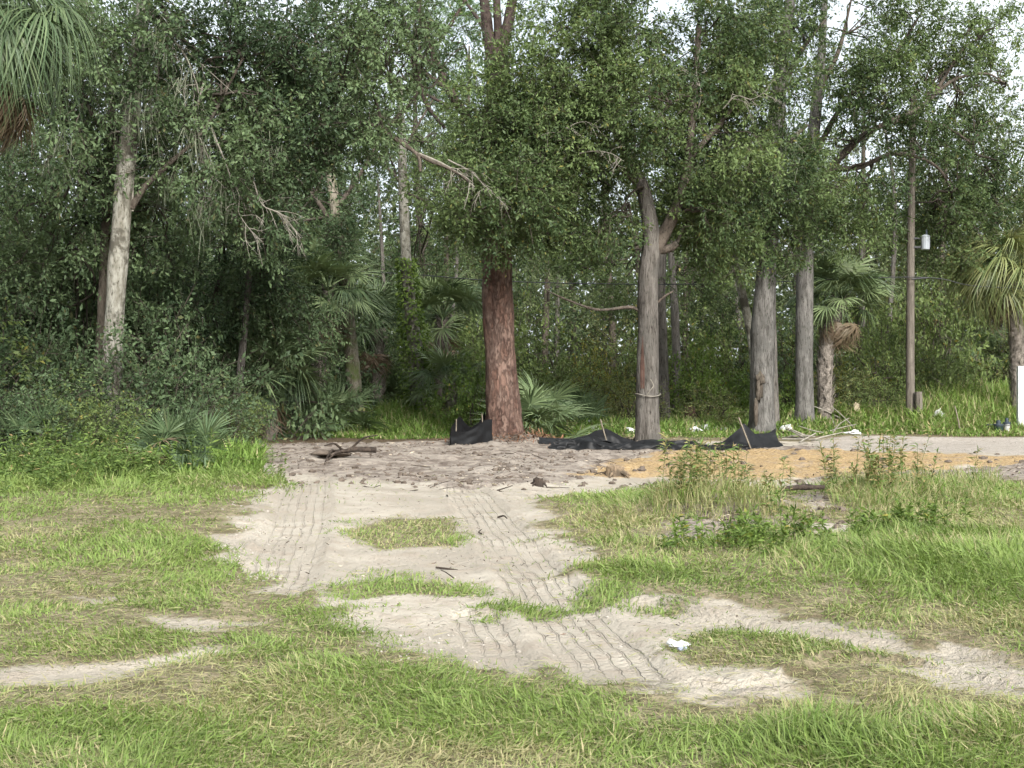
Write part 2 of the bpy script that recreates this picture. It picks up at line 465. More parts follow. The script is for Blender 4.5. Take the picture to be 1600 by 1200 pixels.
SOIL = [[(380, 697), (560, 690), (820, 688), (1000, 698), (1000, 712), (955, 735), (900, 752), (700, 766), (560, 748), (425, 732)],
        [(1240, 742), (1450, 733), (1640, 720), (1900, 716), (1900, 762), (1640, 757), (1430, 752), (1300, 765)],
        [(1030, 806), (1130, 768), (1235, 775), (1262, 800), (1180, 832), (1050, 852)], [(1225, 775), (1320, 765), (1330, 800), (1260, 812)],
        [(840, 700), (1240, 694), (1290, 697), (1240, 706), (960, 712)]]
ORANGE = [[(925, 742), (950, 718), (1050, 703), (1280, 700), (1400, 706), (1640, 714), (1900, 716), (1900, 722), (1640, 724), (1450, 735), (1300, 747), (1100, 742), (1000, 742)]]
ROAD = [[(1265, 687), (1330, 683), (1640, 682), (2300, 680), (2300, 707), (1640, 706), (1400, 701), (1290, 697)]]
TRACKS = [([(482, 745), (478, 775), (462, 830), (432, 890), (400, 930)], 0.62, 0.45), ([(725, 765), (752, 800), (795, 850), (838, 900), (884, 950), (935, 1000), (985, 1062)], 0.56, 0.8),
          ([(742, 948), (765, 985), (795, 1035)], 0.34, 0.6),
          ([(1005, 935), (1150, 962), (1300, 985), (1450, 1000), (1640, 1036)], 0.30, 0.6),
          ([(985, 1040), (1080, 1055), (1200, 1060), (1320, 1030)], 0.26, 0.6), ([(1320, 1022), (1450, 1032), (1640, 1072)], 0.22, 0.6),
          ([(840, 770), (905, 800), (960, 840)], 0.4, 0.4)]

def union_mask(x, y, polys, soft=0.25, rough=0.35, grow=0.0):
    m = np.zeros(x.shape)
    jx = (fbm2(x, y, 1.6, 4, 5.0) - 0.5) * 2 * rough + (fbm2(x, y, 6.0, 2, 8.0) - 0.5) * rough * 0.8
    for i, p in enumerate(polys):
        m = np.maximum(m, sstep(-soft, soft, poly_sd(x, y, p) + jx + (grow if i == 0 else 0.3 * grow - 0.06)))
    return m

def track_coords(x, y):
    best = np.full(x.shape, 1e9); U = np.zeros(x.shape); Vv = np.zeros(x.shape); ST = np.zeros(x.shape)
    for pts, w, st in TRACKS:
        P = catmull([np.append(gnd(a, b), 0) for a, b in pts], 24)[:, :2]
        acc = 0.0
        for i in range(len(P) - 1):
            a, b = P[i], P[i + 1]; e = b - a; L = np.linalg.norm(e)
            t = np.clip(((x - a[0]) * e[0] + (y - a[1]) * e[1]) / (L * L), 0, 1)
            dx, dy = x - a[0] - e[0] * t, y - a[1] - e[1] * t
            d = np.hypot(dx, dy) / (w / 2)
            s = np.sign(dx * e[1] - dy * e[0])
            k = d < best
            best = np.where(k, d, best); U = np.where(k, d * s * (w / 2), U); Vv = np.where(k, acc + t * L, Vv); ST = np.where(k, st, ST)
            acc += L
    return best, U, Vv, ST

MOUNDS = [(1125, 805, 0.17, 0.8, 0.7), (1240, 800, 0.10, 0.8, 0.6), (1390, 785, 0.12, 1.0, 0.8), (1450, 880, 0.06, 2.4, 1.2), (540, 722, 0.05, 0.8, 0.7), (790, 690, 0.12, 0.9, 0.7),
          (150, 790, 0.22, 4.0, 3.0), (1560, 664, 0.75, 4.5, 2.2), (640, 668, 0.25, 3.5, 2.5), (1330, 668, 0.3, 3, 2.0)]
def ground_z(x, y, fine=True):
    x = np.asarray(x, float); y = np.asarray(y, float); sh = x.shape
    x = x.ravel(); y = y.ravel()
    z = (fbm2(x, y, 0.35, 3, 1.0) - 0.5) * 0.14
    for px, py, h, rx, ry in MOUNDS:
        c = gnd(px, py)
        z += h * np.exp(-(((x - c[0]) / rx) ** 2 + ((y - c[1]) / ry) ** 2))
    if fine:
        sd = union_mask(x, y, SAND, 0.3, 0.3); so = union_mask(x, y, SOIL + ORANGE, 0.4, 0.4)
        z += (fbm2(x, y, 3.2, 4, 2.0) - 0.5) * (0.03 + 0.05 * so) + so * np.maximum(0, fbm2(x, y, 2.6, 4, 12.) - 0.5) * 0.22
        b, U, Vv, ST = track_coords(x, y)
        m = sstep(1.15, 0.85, b)
        z += -0.028 * m + 0.022 * np.exp(-((b - 1.22) / 0.16) ** 2) * (0.6 + 0.8 * noise2(x, y, 3.0, 4.0))
        z -= 0.05 * sd * (1 - so)
    fade = sstep(70, 110, np.hypot(x, y))
    return (z * (1 - fade)).reshape(sh)

def grid_axis(lo, hi, mid0, mid1, step, grow):
    a = list(np.arange(mid0, mid1, step)); s = step
    while a[-1] < hi: s *= grow; a.append(a[-1] + s)
    s = step; b = [mid0]
    while b[-1] > lo: s *= grow; b.append(b[-1] - s)
    return np.array(b[::-1][:-1] + a)
gx = grid_axis(-900, 900, -5.5, 6.5, 0.05, 1.065)
ys = [3.5]
while ys[-1] < 48: ys.append(ys[-1] + max(0.028, ys[-1] * 0.0060))
s_ = 0.3
while ys[-1] < 1500: s_ *= 1.12; ys.append(ys[-1] + s_)
s_ = 0.06; yb = [3.5]
while yb[-1] > -300: s_ *= 1.25; yb.append(yb[-1] - s_)
gy = np.array(yb[::-1][:-1] + ys)
GX, GY = np.meshgrid(gx, gy)
fx, fy = GX.ravel(), GY.ravel()
GZ = ground_z(fx, fy)
nx, ny = len(gx), len(gy)
a_ = (np.arange(ny - 1)[:, None] * nx + np.arange(nx - 1)[None, :]).ravel()
gm = MB()
gm.add(np.stack([fx, fy, GZ], 1), np.stack([a_, a_ + 1, a_ + nx + 1, a_ + nx], 1), smooth=True)

def ground_material():
    m, nt, bs, out = newmat('ground')
    tc = N(nt, 'ShaderNodeTexCoord'); P = tc.outputs['Object']
    def noi(s, d=6.0, r=0.6):
        n = N(nt, 'ShaderNodeTexNoise', i_Scale=s, i_Detail=d, i_Roughness=r); nt.links.new(P, n.inputs[0]); return n.outputs[0]
    big, med, fine, grit = noi(0.7), noi(4.0), noi(22.0), noi(90.0, 3.0)
    def brk(name, w=0.5):
        a = attr(nt, name)
        s = mathn(nt, 'ADD', a, mathn(nt, 'MULTIPLY', mathn(nt, 'SUBTRACT', med, 0.5), w))
        s = mathn(nt, 'ADD', s, mathn(nt, 'MULTIPLY', mathn(nt, 'SUBTRACT', fine, 0.5), w))
        return ramp(nt, s, 0.3, 0.7)
    floor = mixc(nt, ramp(nt, med, 0.35, 0.65), (0.13, 0.105, 0.065), (0.25, 0.21, 0.14))
    floor = mixc(nt, ramp(nt, fine, 0.45, 0.65), floor, (0.10, 0.10, 0.05))
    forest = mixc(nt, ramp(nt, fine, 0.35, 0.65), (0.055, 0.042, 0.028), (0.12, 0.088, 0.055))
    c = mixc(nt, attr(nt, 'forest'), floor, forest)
    sand = mixc(nt, ramp(nt, big, 0.35, 0.65), (0.290, 0.258, 0.212), (0.380, 0.342, 0.285))
    sand = mixc(nt, ramp(nt, med, 0.46, 0.68, 0.0, 0.8), sand, (0.30, 0.255, 0.205))
    sand = mixc(nt, ramp(nt, fine, 0.55, 0.75, 0.0, 0.5), sand, (0.25, 0.21, 0.17))
    sand = mixc(nt, ramp(nt, grit, 0.62, 0.72, 0.0, 0.5), sand, (0.19, 0.16, 0.13))
    c = mixc(nt, brk('sand'), c, sand)
    soil = mixc(nt, ramp(nt, med, 0.35, 0.65), (0.13, 0.105, 0.088), (0.29, 0.25, 0.21))
    soil = mixc(nt, ramp(nt, fine, 0.5, 0.7, 0.0, 0.8), soil, (0.10, 0.08, 0.068))
    soil = mixc(nt, ramp(nt, big, 0.45, 0.65, 0.0, 0.6), soil, (0.34, 0.30, 0.255))
    c = mixc(nt, brk('soil', 0.9), c, soil)
    ora = mixc(nt, ramp(nt, fine, 0.35, 0.65), (0.23, 0.155, 0.078), (0.39, 0.285, 0.155))
    ora = mixc(nt, ramp(nt, med, 0.50, 0.68, 0.0, 0.8), ora, (0.25, 0.20, 0.155))
    c = mixc(nt, brk('orange', 0.8), c, ora)
    rd = mixc(nt, ramp(nt, fine, 0.35, 0.65), (0.27, 0.240, 0.208), (0.37, 0.332, 0.29))
    rd = mixc(nt, ramp(nt, med, 0.5, 0.68, 0.0, 0.6), rd, (0.20, 0.17, 0.14))
    c = mixc(nt, brk('road', 0.9), c, rd)
    # tyre tread: fine relief
    U, Vv, tm = attr(nt, 'track_u'), attr(nt, 'track_v'), attr(nt, 'track_m')
    wob = mathn(nt, 'MULTIPLY', mathn(nt, 'SUBTRACT', med, 0.5), 0.09)
    ph = mathn(nt, 'ADD', mathn(nt, 'MULTIPLY', mathn(nt, 'ADD', U, wob), 2 * math.pi / 0.095), mathn(nt, 'MULTIPLY', big, 9.0))
    g1 = ramp(nt, mathn(nt, 'SINE', ph), 0.72, 1.0)
    zig = mathn(nt, 'ADD', mathn(nt, 'MULTIPLY', Vv, 2 * math.pi / 0.075), mathn(nt, 'MULTIPLY', mathn(nt, 'SINE', ph), 1.4))
    g2 = ramp(nt, mathn(nt, 'SINE', zig), 0.5, 0.95, 0.0, 0.35)
    gr = mathn(nt, 'MULTIPLY', mathn(nt, 'MAXIMUM', g1, g2), mathn(nt, 'MULTIPLY', tm, mathn(nt, 'MULTIPLY', ramp(nt, big, 0.35, 0.6, 0.25, 1.0), ramp(nt, med, 0.35, 0.55, 0.3, 1.0))))
    c = mixc(nt, mathn(nt, 'MULTIPLY', gr, 0.22), c, (0.20, 0.17, 0.135))
    nt.links.new(c, bs.inputs['Base Color'])
    bs.inputs['Roughness'].default_value = 0.95; bs.inputs['Specular IOR Level'].default_value = 0.08
    h = mathn(nt, 'ADD', mathn(nt, 'MULTIPLY', fine, 0.5), mathn(nt, 'MULTIPLY', grit, 0.2))
    h = mathn(nt, 'SUBTRACT', mathn(nt, 'ADD', h, mathn(nt, 'MULTIPLY', med, 0.8)), mathn(nt, 'MULTIPLY', gr, 0.8))
    bp = N(nt, 'ShaderNodeBump', i_Strength=1.0, i_Distance=0.06)
    nt.links.new(h, bp.inputs['Height']); nt.links.new(bp.outputs[0], bs.inputs['Normal'])
    return m

def masks(x, y):
    sand = union_mask(x, y, SAND, 0.28, 0.45, 0.05); isle = union_mask(x, y, ISLE, 0.22, 0.30)
    soil = union_mask(x, y, SOIL, 0.5, 0.5); ora = union_mask(x, y, ORANGE, 0.5, 0.6); road = union_mask(x, y, ROAD, 0.4, 0.2)
    return sand * (1 - 0.75 * isle), isle, soil, ora, road

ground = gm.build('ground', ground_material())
tag(ground, None, None, kind='structure')
g_sand, g_isle, g_soil, g_ora, g_road = masks(fx, fy)
tb, tU, tV, tS = track_coords(fx, fy)
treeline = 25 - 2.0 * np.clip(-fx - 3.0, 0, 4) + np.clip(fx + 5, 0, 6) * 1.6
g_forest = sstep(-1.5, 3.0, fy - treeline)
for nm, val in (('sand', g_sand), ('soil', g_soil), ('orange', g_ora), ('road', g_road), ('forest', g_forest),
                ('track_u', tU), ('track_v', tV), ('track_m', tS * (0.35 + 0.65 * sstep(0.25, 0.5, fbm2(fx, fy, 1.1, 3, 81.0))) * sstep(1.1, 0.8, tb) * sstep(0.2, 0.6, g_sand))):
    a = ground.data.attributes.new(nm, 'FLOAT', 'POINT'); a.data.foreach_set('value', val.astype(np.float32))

GZ2 = GZ.reshape(ny, nx)
def gzv(x, y):
    i = np.clip(np.searchsorted(gx, x) - 1, 0, nx - 2); j = np.clip(np.searchsorted(gy, y) - 1, 0, ny - 2)
    a = np.clip((x - gx[i]) / (gx[i + 1] - gx[i]), 0, 1); b = np.clip((y - gy[j]) / (gy[j + 1] - gy[j]), 0, 1)
    return (GZ2[j, i] * (1 - a) + GZ2[j, i + 1] * a) * (1 - b) + (GZ2[j + 1, i] * (1 - a) + GZ2[j + 1, i + 1] * a) * b
def gz(x, y):
    return float(gzv(np.array([x]), np.array([y]))[0])

def gpt(px, py):
    p = gnd(px, py); return np.array([p[0], p[1], gz(*p)])

# ------------------------------------------------------------------ trees
def sprays(mb, C, D, nleaf, L, W, spread=0.30, length=0.55, mat=0, twig=1, tint=None, dryp=0.02, upn=0.7):
    """leafy twigs: nleaf leaves round each twig of direction D at C"""
    n = len(C)
    if n == 0: return
    if tint is None: tint = np.clip((noise3(C, 0.75) - 0.5) * 1.5 + 0.48 + R.normal(0, 0.12, n), 0, 1)  # clump tint varies leaf hue and paints in lit and shaded masses
    D = unit(D)
    k = max(3, nleaf // 9)
    j = np.repeat(np.arange(n), k); m = len(j)
    d1 = unit(D[j] * 0.7 + R.normal(size=(m, 3)) * 0.62)
    o1 = C[j] + D[j] * (R.random(m) * length * 0.8)[:, None] + R.normal(size=(m, 3)) * spread * 0.22
    l1 = R.uniform(0.55, 1.25, m) * (spread + 0.12)
    if twig is not None:
        V, T = leafq(C - D * length * 0.35, D, R.normal(size=(n, 3)), length * 1.3, 0.016); mb.add(V, T, twig, 0.5)
        V, T = leafq(o1, d1, R.normal(size=(m, 3)), l1, 0.009); mb.add(V, T, twig, 0.5)
    q = max(4, round(nleaf / k))
    i = np.repeat(np.arange(m), q); m2 = len(i)
    t = (np.tile(np.arange(q), m) + R.random(m2)) / q
    side = unit(np.cross(d1[i], R.normal(size=(m2, 3))))
    P = o1[i] + d1[i] * (l1[i] * (0.1 + 0.95 * t))[:, None] + side * 0.01
    d = unit(d1[i] * 0.65 + side * 0.8 - UP * 0.12)
    nn = unit(R.normal(size=(m2, 3)) * 0.6 + UP * upn)
    s = R.uniform(0.55, 1.3, m2)
    V, T = leafq(P, d, nn, L * s, W * s, R.uniform(-0.05, 0.35, m2))
    ti = np.clip(tint[j][i] + R.normal(0, 0.10, m)[i] + R.normal(0, 0.12, m2), 0, 1)
    dr = (R.random(m2) < dryp) * R.uniform(0.4, 1.0, m2)
    mb.add(V, T, mat, rep2(ti), rep2(dr))

def blob_points(c, r, n, shell=0.42, hole=0.36, hs=0.55):
    """n spray spots in an ellipsoid, thicker towards its skin, with gaps left by a noise field"""
    k = int(n * 2.2) + 8
    u = unit(R.normal(size=(k, 3)))
    rad = R.random(k) ** shell
    P = u * rad[:, None]
    bump = 0.78 + 0.45 * noise3(u * 2.0 + np.asarray(c) * 3.1, 1.0)
    W = np.asarray(c) + P * np.asarray(r) * bump[:, None]
    keep = noise3(W, hs) > hole
    W, u = W[keep][:n], u[keep][:n]
    return W, u

def limb_to(mb, a, b, r0, r1, mat, sag=0.0, n=9, segs=5, wob=0.12):
    a = np.asarray(a, float); b = np.asarray(b, float)
    L = np.linalg.norm(b - a)
    m1 = a * 0.66 + b * 0.34 + R.normal(size=3) * L * wob + UP * L * (0.10 - sag)
    m2 = a * 0.33 + b * 0.67 + R.normal(size=3) * L * wob + UP * L * (0.10 - sag)
    add_tube(mb, [a, m1, m2, b], [r0, r0 * 0.8, r0 * 0.55, r1], mat, segs=segs, n=n, rough=0.2, rs=5.0)

def dead_spray(mb, path, r=0.02, mat=0, kids=10, klen=0.7, droop=0.4):
    """a leafless branch with side twigs"""
    add_tube(mb, path, [r, r * 0.75, r * 0.5, r * 0.22], mat, segs=5, n=18, rough=0.25, rs=6)
    C = catmull(path, 40)
    for k in range(kids):
        i = R.integers(6, 39)
        t = unit(C[min(i + 1, 39)] - C[i - 1])
        d = unit(t * 0.8 + R.normal(size=3) * 0.6 - UP * droop * 0.6)
        L = klen * R.uniform(0.35, 1.0)
        p1 = C[i] + d * L * 0.5 + R.normal(size=3) * 0.05
        p2 = p1 + (d + R.normal(size=3) * 0.35 - UP * droop) * L * 0.5
        add_tube(mb, [C[i], p1, p2], [r * 0.42, r * 0.3, r * 0.14], mat, segs=4, n=7)
        for q in range(2):
            e = unit(d + R.normal(size=3) * 0.7 - UP * droop)
            add_tube(mb, [p1, p1 + e * L * 0.25, p1 + e * L * 0.5 + R.normal(size=3) * 0.05], [r * 0.25, r * 0.18, r * 0.1], mat, segs=4, n=5)

def moss_hang(mb, at, n=60, L=0.5, spread=0.08):
    P = np.asarray(at) + R.normal(size=(n, 3)) * spread * np.array([1, 1, 1.5])
    D = unit(R.normal(size=(n, 3)) * 0.24 - UP)
    V, Q = strips(P, D, R.normal(size=(n, 3)) * np.array([1, 1, 0.1]), L * R.uniform(0.3, 1.1, n), R.uniform(0.006, 0.02, n), 0.02, 3, 0.8)
    mb.add(V, Q, 0, np.repeat(R.random(n), 3))

def px_path(pts, Y):
    return [pix(p[0], p[1], p[2] if len(p) > 2 else Y) for p in pts]

def make_tree(name, label, Y, base, trunk, tw, bark, limbs=(), blobs=(), leaf='oak', nleaf=56, L=0.108, W=0.042, limb_bark='limb_bark',
              segs=20, ridges=0, ridge=0.0, flare=0.25, rough=0.12, dead=(), moss=(), ivy=(), group=None, extra=None, dryp=0.02, subl=7, spread=0.25, fill=1.2):
    b = gnd(*base) * (Y / gnd(*base)[1]) if Y is None else np.array([(base[0] - 800) / F * Y, Y])
    bz = gz(b[0], b[1])
    t = root(name, (b[0], b[1], bz), label, 'tree', group)
    path = [np.array([b[0], b[1], bz - 0.12])] + px_path(trunk, Y)
    mb = MB()
    add_tube(mb, path, [w / F * Y / 2 for w in tw], segs=segs, n=90, rough=rough, rs=4.5, ridges=ridges, ridge=ridge, flare=flare, seed=base[0] * 0.37)
    mb.build('trunk', M[bark], t)
    ends = [path[-1], path[len(path) // 2 + 1]]
    for lp, w0, w1 in limbs:
        lm = MB(); pp = px_path(lp, Y)
        add_tube(lm, pp, [w0 / F * Y / 2, (w0 * 0.6 + w1 * 0.4) / F * Y / 2, w1 / F * Y / 2], segs=10, n=30, rough=0.22, rs=5.0, seed=len(ends))
        lm.build('limb', M[limb_bark], t)
        ends += list(catmull(pp, 7)[2:])
    if blobs:
        cm = MB(); E = np.array(ends)
        for bl in blobs:
            px, py, Yb, rx, rz, ry, n = bl[:7]
            hole = bl[7] if len(bl) > 7 else 0.40
            c = pix(px, py, Yb); r = np.array([rx / F * Yb, ry, rz / F * Yb])
            W_, u = blob_points(c, r, int(n * fill), hole=hole)
            D_ = unit(u * 0.8 + R.normal(size=u.shape) * 0.45 - UP * 0.22)
            sprays(cm, W_, D_, nleaf, L, W, spread=spread, dryp=dryp)
            near = E[np.argmin(np.linalg.norm(E - c, axis=1))]
            hub = c - (c - near) * 0.25
            limb_to(cm, near, hub, 0.045, 0.022, 1)
            for q in W_[R.integers(0, max(1, len(W_)), min(subl, len(W_)))]:
                limb_to(cm, near * 0.35 + hub * 0.65, q, 0.022, 0.006, 1)
        cm.build('crown', [M[leaf], M['twig']], t)
    for dp, r, kids, kl in dead:
        dm = MB(); dead_spray(dm, px_path(dp, Y), r, 0, kids, kl); dm.build('dead_branch', M['dead_twig'], t)
    if moss:
        mm = MB()
        for px, py, Ym, n, Lm, sp in moss: moss_hang(mm, pix(px, py, Ym), n, Lm, sp)
        mm.build('hanging_moss', M['moss'], t)['kind'] = 'stuff'
    if extra: extra(t, path)
    return t

# left oak with the pale lichen trunk
make_tree('oak_tree', 'tall oak with pale lichen-spotted trunk at left, its limbs hung with grey moss', 26.0, (166, 715),
          [(172, 620), (180, 480), (187, 380), (197, 260), (204, 190), (215, 90), (228, -20), (240, -140)],
          [40, 32, 30, 31, 29, 27, 25, 21, 12], 'lichen_bark',
          limbs=[([(205, 325), (228, 290), (262, 258), (320, 200), (380, 90)], 11, 4), ([(228, 10), (320, 90, 27.4), (430, 160, 27.6), (520, 172, 27.6), (600, 205, 27.6), (650, 240, 27.6), (657, 268, 27.6)], 9, 5),
                 ([(600, 205, 27.6), (660, 245, 27.6), (705, 265, 27.6), (735, 285, 27.6)], 7, 3), ([(235, -60), (262, 30), (300, 62)], 9, 4), ([(198, 250), (150, 190), (90, 60)], 10, 4)],
          blobs=[(60, 170, 25, 130, 140, 2.0, 130), (150, 60, 25.5, 120, 110, 2.0, 120), (255, 90, 26.5, 110, 120, 2.0, 130), (110, 330, 27.5, 140, 120, 2.0, 150),
                 (350, 90, 26.5, 110, 120, 2.0, 130), (330, 235, 26.5, 110, 100, 1.6, 120), (420, 190, 27, 95, 120, 1.8, 120), (450, 60, 27, 110, 100, 1.8, 120),
                 (545, 110, 27.2, 90, 90, 1.6, 90, 0.42), (500, 190, 27, 90, 50, 1.0, 50, 0.36), (350, 130, 25.5, 80, 60, 0.9, 60), (410, 320, 27.5, 80, 80, 1.5, 75), (560, 235, 28, 80, 45, 1.2, 40, 0.42), (180, 210, 27, 110, 100, 1.5, 90), (250, 360, 28.5, 90, 80, 1.5, 70),
                 (620, 50, 27.5, 80, 75, 1.5, 80, 0.40), (700, 50, 28, 40, 40, 1.2, 12, 0.44), (580, 10, 28, 80, 50, 1.2, 50, 0.4), (15, 400, 27, 70, 110, 1.5, 80)],
          leaf='oak_cool', dead=[([(225, 10), (270, 60), (300, 110), (318, 190)], 0.03, 16, 1.0), ([(318, 130), (305, 190), (330, 260), (330, 300)], 0.018, 10, 0.8),
                                 ([(225, 60), (228, 130), (245, 190), (252, 240)], 0.014, 10, 0.7), ([(330, 200), (358, 270), (372, 330), (400, 372)], 0.02, 16, 0.7),
                                 ([(395, 280), (410, 320), (440, 335), (470, 372)], 0.018, 16, 0.7), ([(205, 215), (180, 206), (140, 230), (110, 262)], 0.025, 12, 0.6),
                                 ([(207, 330), (208, 280), (214, 225), (208, 212)], 0.03, 4, 0.4), ([(655, 240, 27.6), (690, 255, 27.6), (715, 270, 27.6), (742, 292, 27.6)], 0.025, 9, 0.5)],
          moss=[(215, 150, 25.4, 110, 0.9, 0.16), (232, 165, 25.5, 60, 0.6, 0.1), (165, 110, 25, 60, 0.6, 0.12), (325, 300, 26, 90, 0.7, 0.2), (250, 290, 27, 60, 0.8, 0.12), (290, 120, 25.5, 45, 0.6, 0.13), (310, 210, 25.5, 45, 0.7, 0.13), (420, 230, 26, 45, 0.4, 0.14), (90, 230, 24.5, 40, 0.6, 0.13), (240, 60, 25, 45, 0.7, 0.13), (270, 255, 26, 70, 0.5, 0.25), (130, 40, 25, 60, 0.5, 0.2), (370, 320, 27, 60, 0.5, 0.2)])
make_tree('slender_tree', 'slender dark trunk standing close against the pale lichen trunk', 27.2, (146, 708),
          [(158, 540), (164, 420), (167, 310), (174, 190), (180, 80)], [22, 18, 17, 15, 12, 8], 'dark_bark', segs=12,
          blobs=[(90, 480, 29, 110, 110, 1.6, 110), (230, 480, 29.5, 100, 100, 1.6, 110), (60, 590, 28, 90, 70, 1.2, 60)], leaf='oak_cool')
make_tree('slender_tree', 'thin trunk leaning slightly right at the edge of the left thicket', 30.5, (366, 690),
          [(374, 600), (381, 520), (388, 430), (378, 340), (370, 250)], [15, 13, 11, 11, 10, 6], 'oak_bark', segs=10,
          blobs=[(400, 420, 31, 100, 80, 1.5, 110), (330, 430, 31.5, 90, 90, 1.5, 110), (440, 500, 32, 80, 60, 1.2, 70), (300, 540, 31, 80, 60, 1.2, 70)], leaf='oak_cool')
make_tree('leaning_tree', 'rough trunk leaning left beside the palms, its crown dark above', 37.0, (560, 655),
          [(549, 550), (539, 450), (530, 385), (520, 300), (505, 180)], [26, 22, 20, 18, 16, 10], 'vine_bark', segs=14,
          limbs=[([(530, 380), (500, 320), (455, 270)], 9, 4), ([(524, 330), (570, 260), (600, 200)], 8, 3)],
          blobs=[(500, 300, 37, 70, 110, 1.8, 170), (450, 400, 36, 90, 70, 1.8, 130), (540, 200, 38, 80, 70, 1.8, 80, 0.44), (440, 250, 38, 70, 70, 1.6, 70), (480, 110, 39, 90, 80, 1.8, 80, 0.45)], leaf='oak_cool')
def ivy_col(t, path):
    mb = MB()
    n = 2600
    k = R.random(n) ** 1.3
    C = catmull(path[:4], 60)[(k * 59).astype(int)]
    th = R.uniform(0, 2 * math.pi, n); rr = 0.22 + 0.42 * (1 - k) * R.random(n)
    o = np.stack([np.cos(th), np.sin(th), 0 * th], 1)
    V, T = leafq(C + o * rr[:, None], unit(o + R.normal(size=(n, 3)) * 0.5 - UP * 0.6), o + R.normal(size=(n, 3)) * 0.4 + UP * 0.4, R.uniform(0.07, 0.15, n), R.uniform(0.05, 0.09, n), 0.15)
    mb.add(V, T, 0, rep2(R.random(n)))
    mb.build('ivy', M['vine'], t)
make_tree('snag_tree', 'tall pale bare trunk with a sheath of ivy round its foot', 38.5, (655, 650),
          [(650, 560), (641, 480), (634, 400), (630, 300), (628, 228), (624, 120)], [26, 24, 20, 17, 15, 14, 8], 'lichen_bark', segs=14,
          limbs=[([(632, 295), (618, 275), (600, 258)], 7, 3), ([(628, 240), (650, 200), (680, 150)], 6, 2)],
          blobs=[(665, 240, 42, 30, 30, 0.8, 14), (605, 250, 42, 30, 24, 0.8, 10), (680, 400, 43, 60, 60, 1.3, 60)], leaf='oak', extra=ivy_col)

# the big red pine
def pine_needles(t, path):
    mb = MB()
    for px, py, n in ((690, 25, 34), (735, 20, 34), (655, -30, 30), (760, -60, 40), (820, -60, 40), (700, -80, 40), (712, 60, 12), (780, -150, 60)):
        for k in range(n):
            c = pix(px, py, 33) + R.normal(size=3) * np.array([0.33, 0.5, 0.30])
            m = 46
            d = unit(R.normal(size=(m, 3)) + unit(R.normal(size=3)) * 0.6 + UP * 0.2)
            V, T = leafq(np.repeat(c[None], m, 0), d, R.normal(size=(m, 3)), R.uniform(0.14, 0.24, m), 0.008, 0.1)
            mb.add(V, T, 0, rep2(R.random(m)))
    mb.build('crown', M['needle'], t)
    st = MB(); n = 1400
    a = R.uniform(0, 2 * math.pi, n); q = 0.35 + np.abs(R.normal(0, 0.55, n))
    x = path[0][0] + np.cos(a) * q * 1.3 + 0.2; y = path[0][1] + np.sin(a) * q - 0.3
    z = gzv(x, y) + np.maximum(0, 0.16 * (1.4 - q)) * R.random(n) + 0.01
    V, T = leafq(np.stack([x, y, z], 1), np.stack([R.normal(size=n), R.normal(size=n), R.normal(0, .25, n)], 1), np.tile(UP, (n, 1)), R.uniform(0.08, 0.22, n), R.uniform(0.012, 0.035, n), 0.1)
    st.add(V, T, 0, 0.5)
    so = st.build('pine_straw', M['straw']); tag(so, 'red-brown needles and bark flakes heaped round the pine foot', 'pine straw', kind='stuff')
make_tree('pine_tree', 'massive red-barked pine trunk standing at the centre beside the black fabric', 32.0, (787, 690),
          [(784, 610), (779, 500), (776, 390), (777, 270), (778, 215)], [54, 49, 47, 44, 42, 36], 'pine_bark', segs=44, flare=0.22, rough=0.16,
          limb_bark='pine_dark', limbs=[([(777, 270), (778, 215), (777, 150), (776, 95), (775, 70)], 41, 34), ([(776, 235), (735, 190), (705, 145), (680, 90), (660, 30), (648, -50)], 16, 8), ([(700, 140), (655, 105), (640, 60), (625, 10)], 9, 4), ([(690, 110), (640, 80), (600, 66)], 8, 3),
                 ([(715, 165), (690, 160), (640, 130), (618, 100)], 6, 2), ([(773, 105), (764, 60), (757, 10), (752, -60)], 20, 13), ([(779, 105), (790, 55), (799, 10), (806, -60)], 19, 12), ([(777, 95), (778, 50), (776, 0), (780, -60)], 14, 9), ([(765, 60), (740, 20), (715, -10)], 7, 3), ([(690, 60), (715, 20), (735, -10)], 6, 3), ([(650, 110), (668, 165), (695, 200)], 8, 5)],
          extra=pine_needles)

# oak with the Y fork
def oak_marks(t, path):
    mb = MB(); Y = 32.0
    p = [pix(1003, y, Y) + np.array([0, -0.235 + 0.02 * abs(y - 570) / 60, 0]) for y in (510, 540, 570, 605)]
    V, Q = strips(np.array([pix(1003.5, 607, 31.8)]), np.array([[0, 0, 1.0]]), np.array([[1.0, -0.5, 0]]), np.array([1.2]), np.array([0.10]), 0.0, 5, 0.8)
    V[:, 1] += 0.02
    mb.add(V, Q, 0); V2 = V + np.array([0.012, -0.02, 0]); mb.add(V2, Q, 0)
    mb.build('bare_wood_strip', M['heart'], t)
    rb = MB(); th = np.linspace(0, 2 * math.pi, 26)
    c = pix(1012, 617, Y)
    add_tube(rb, [c + np.array([math.cos(a) * 0.29, math.sin(a) * 0.29, 0.03 * math.sin(2 * a + 1)]) for a in th], [0.012, 0.012], segs=6, n=60, cap=False)
    add_tube(rb, [c + np.array([-0.05, -0.31, 0.0]), c + np.array([0.02, -0.33, 0.10]), c + np.array([0.1, -0.31, 0.22]), c + np.array([0.03, -0.3, 0.36])], [0.011, 0.009], segs=6, n=14)
    rb.build('rope', M['dead_twig'], t)
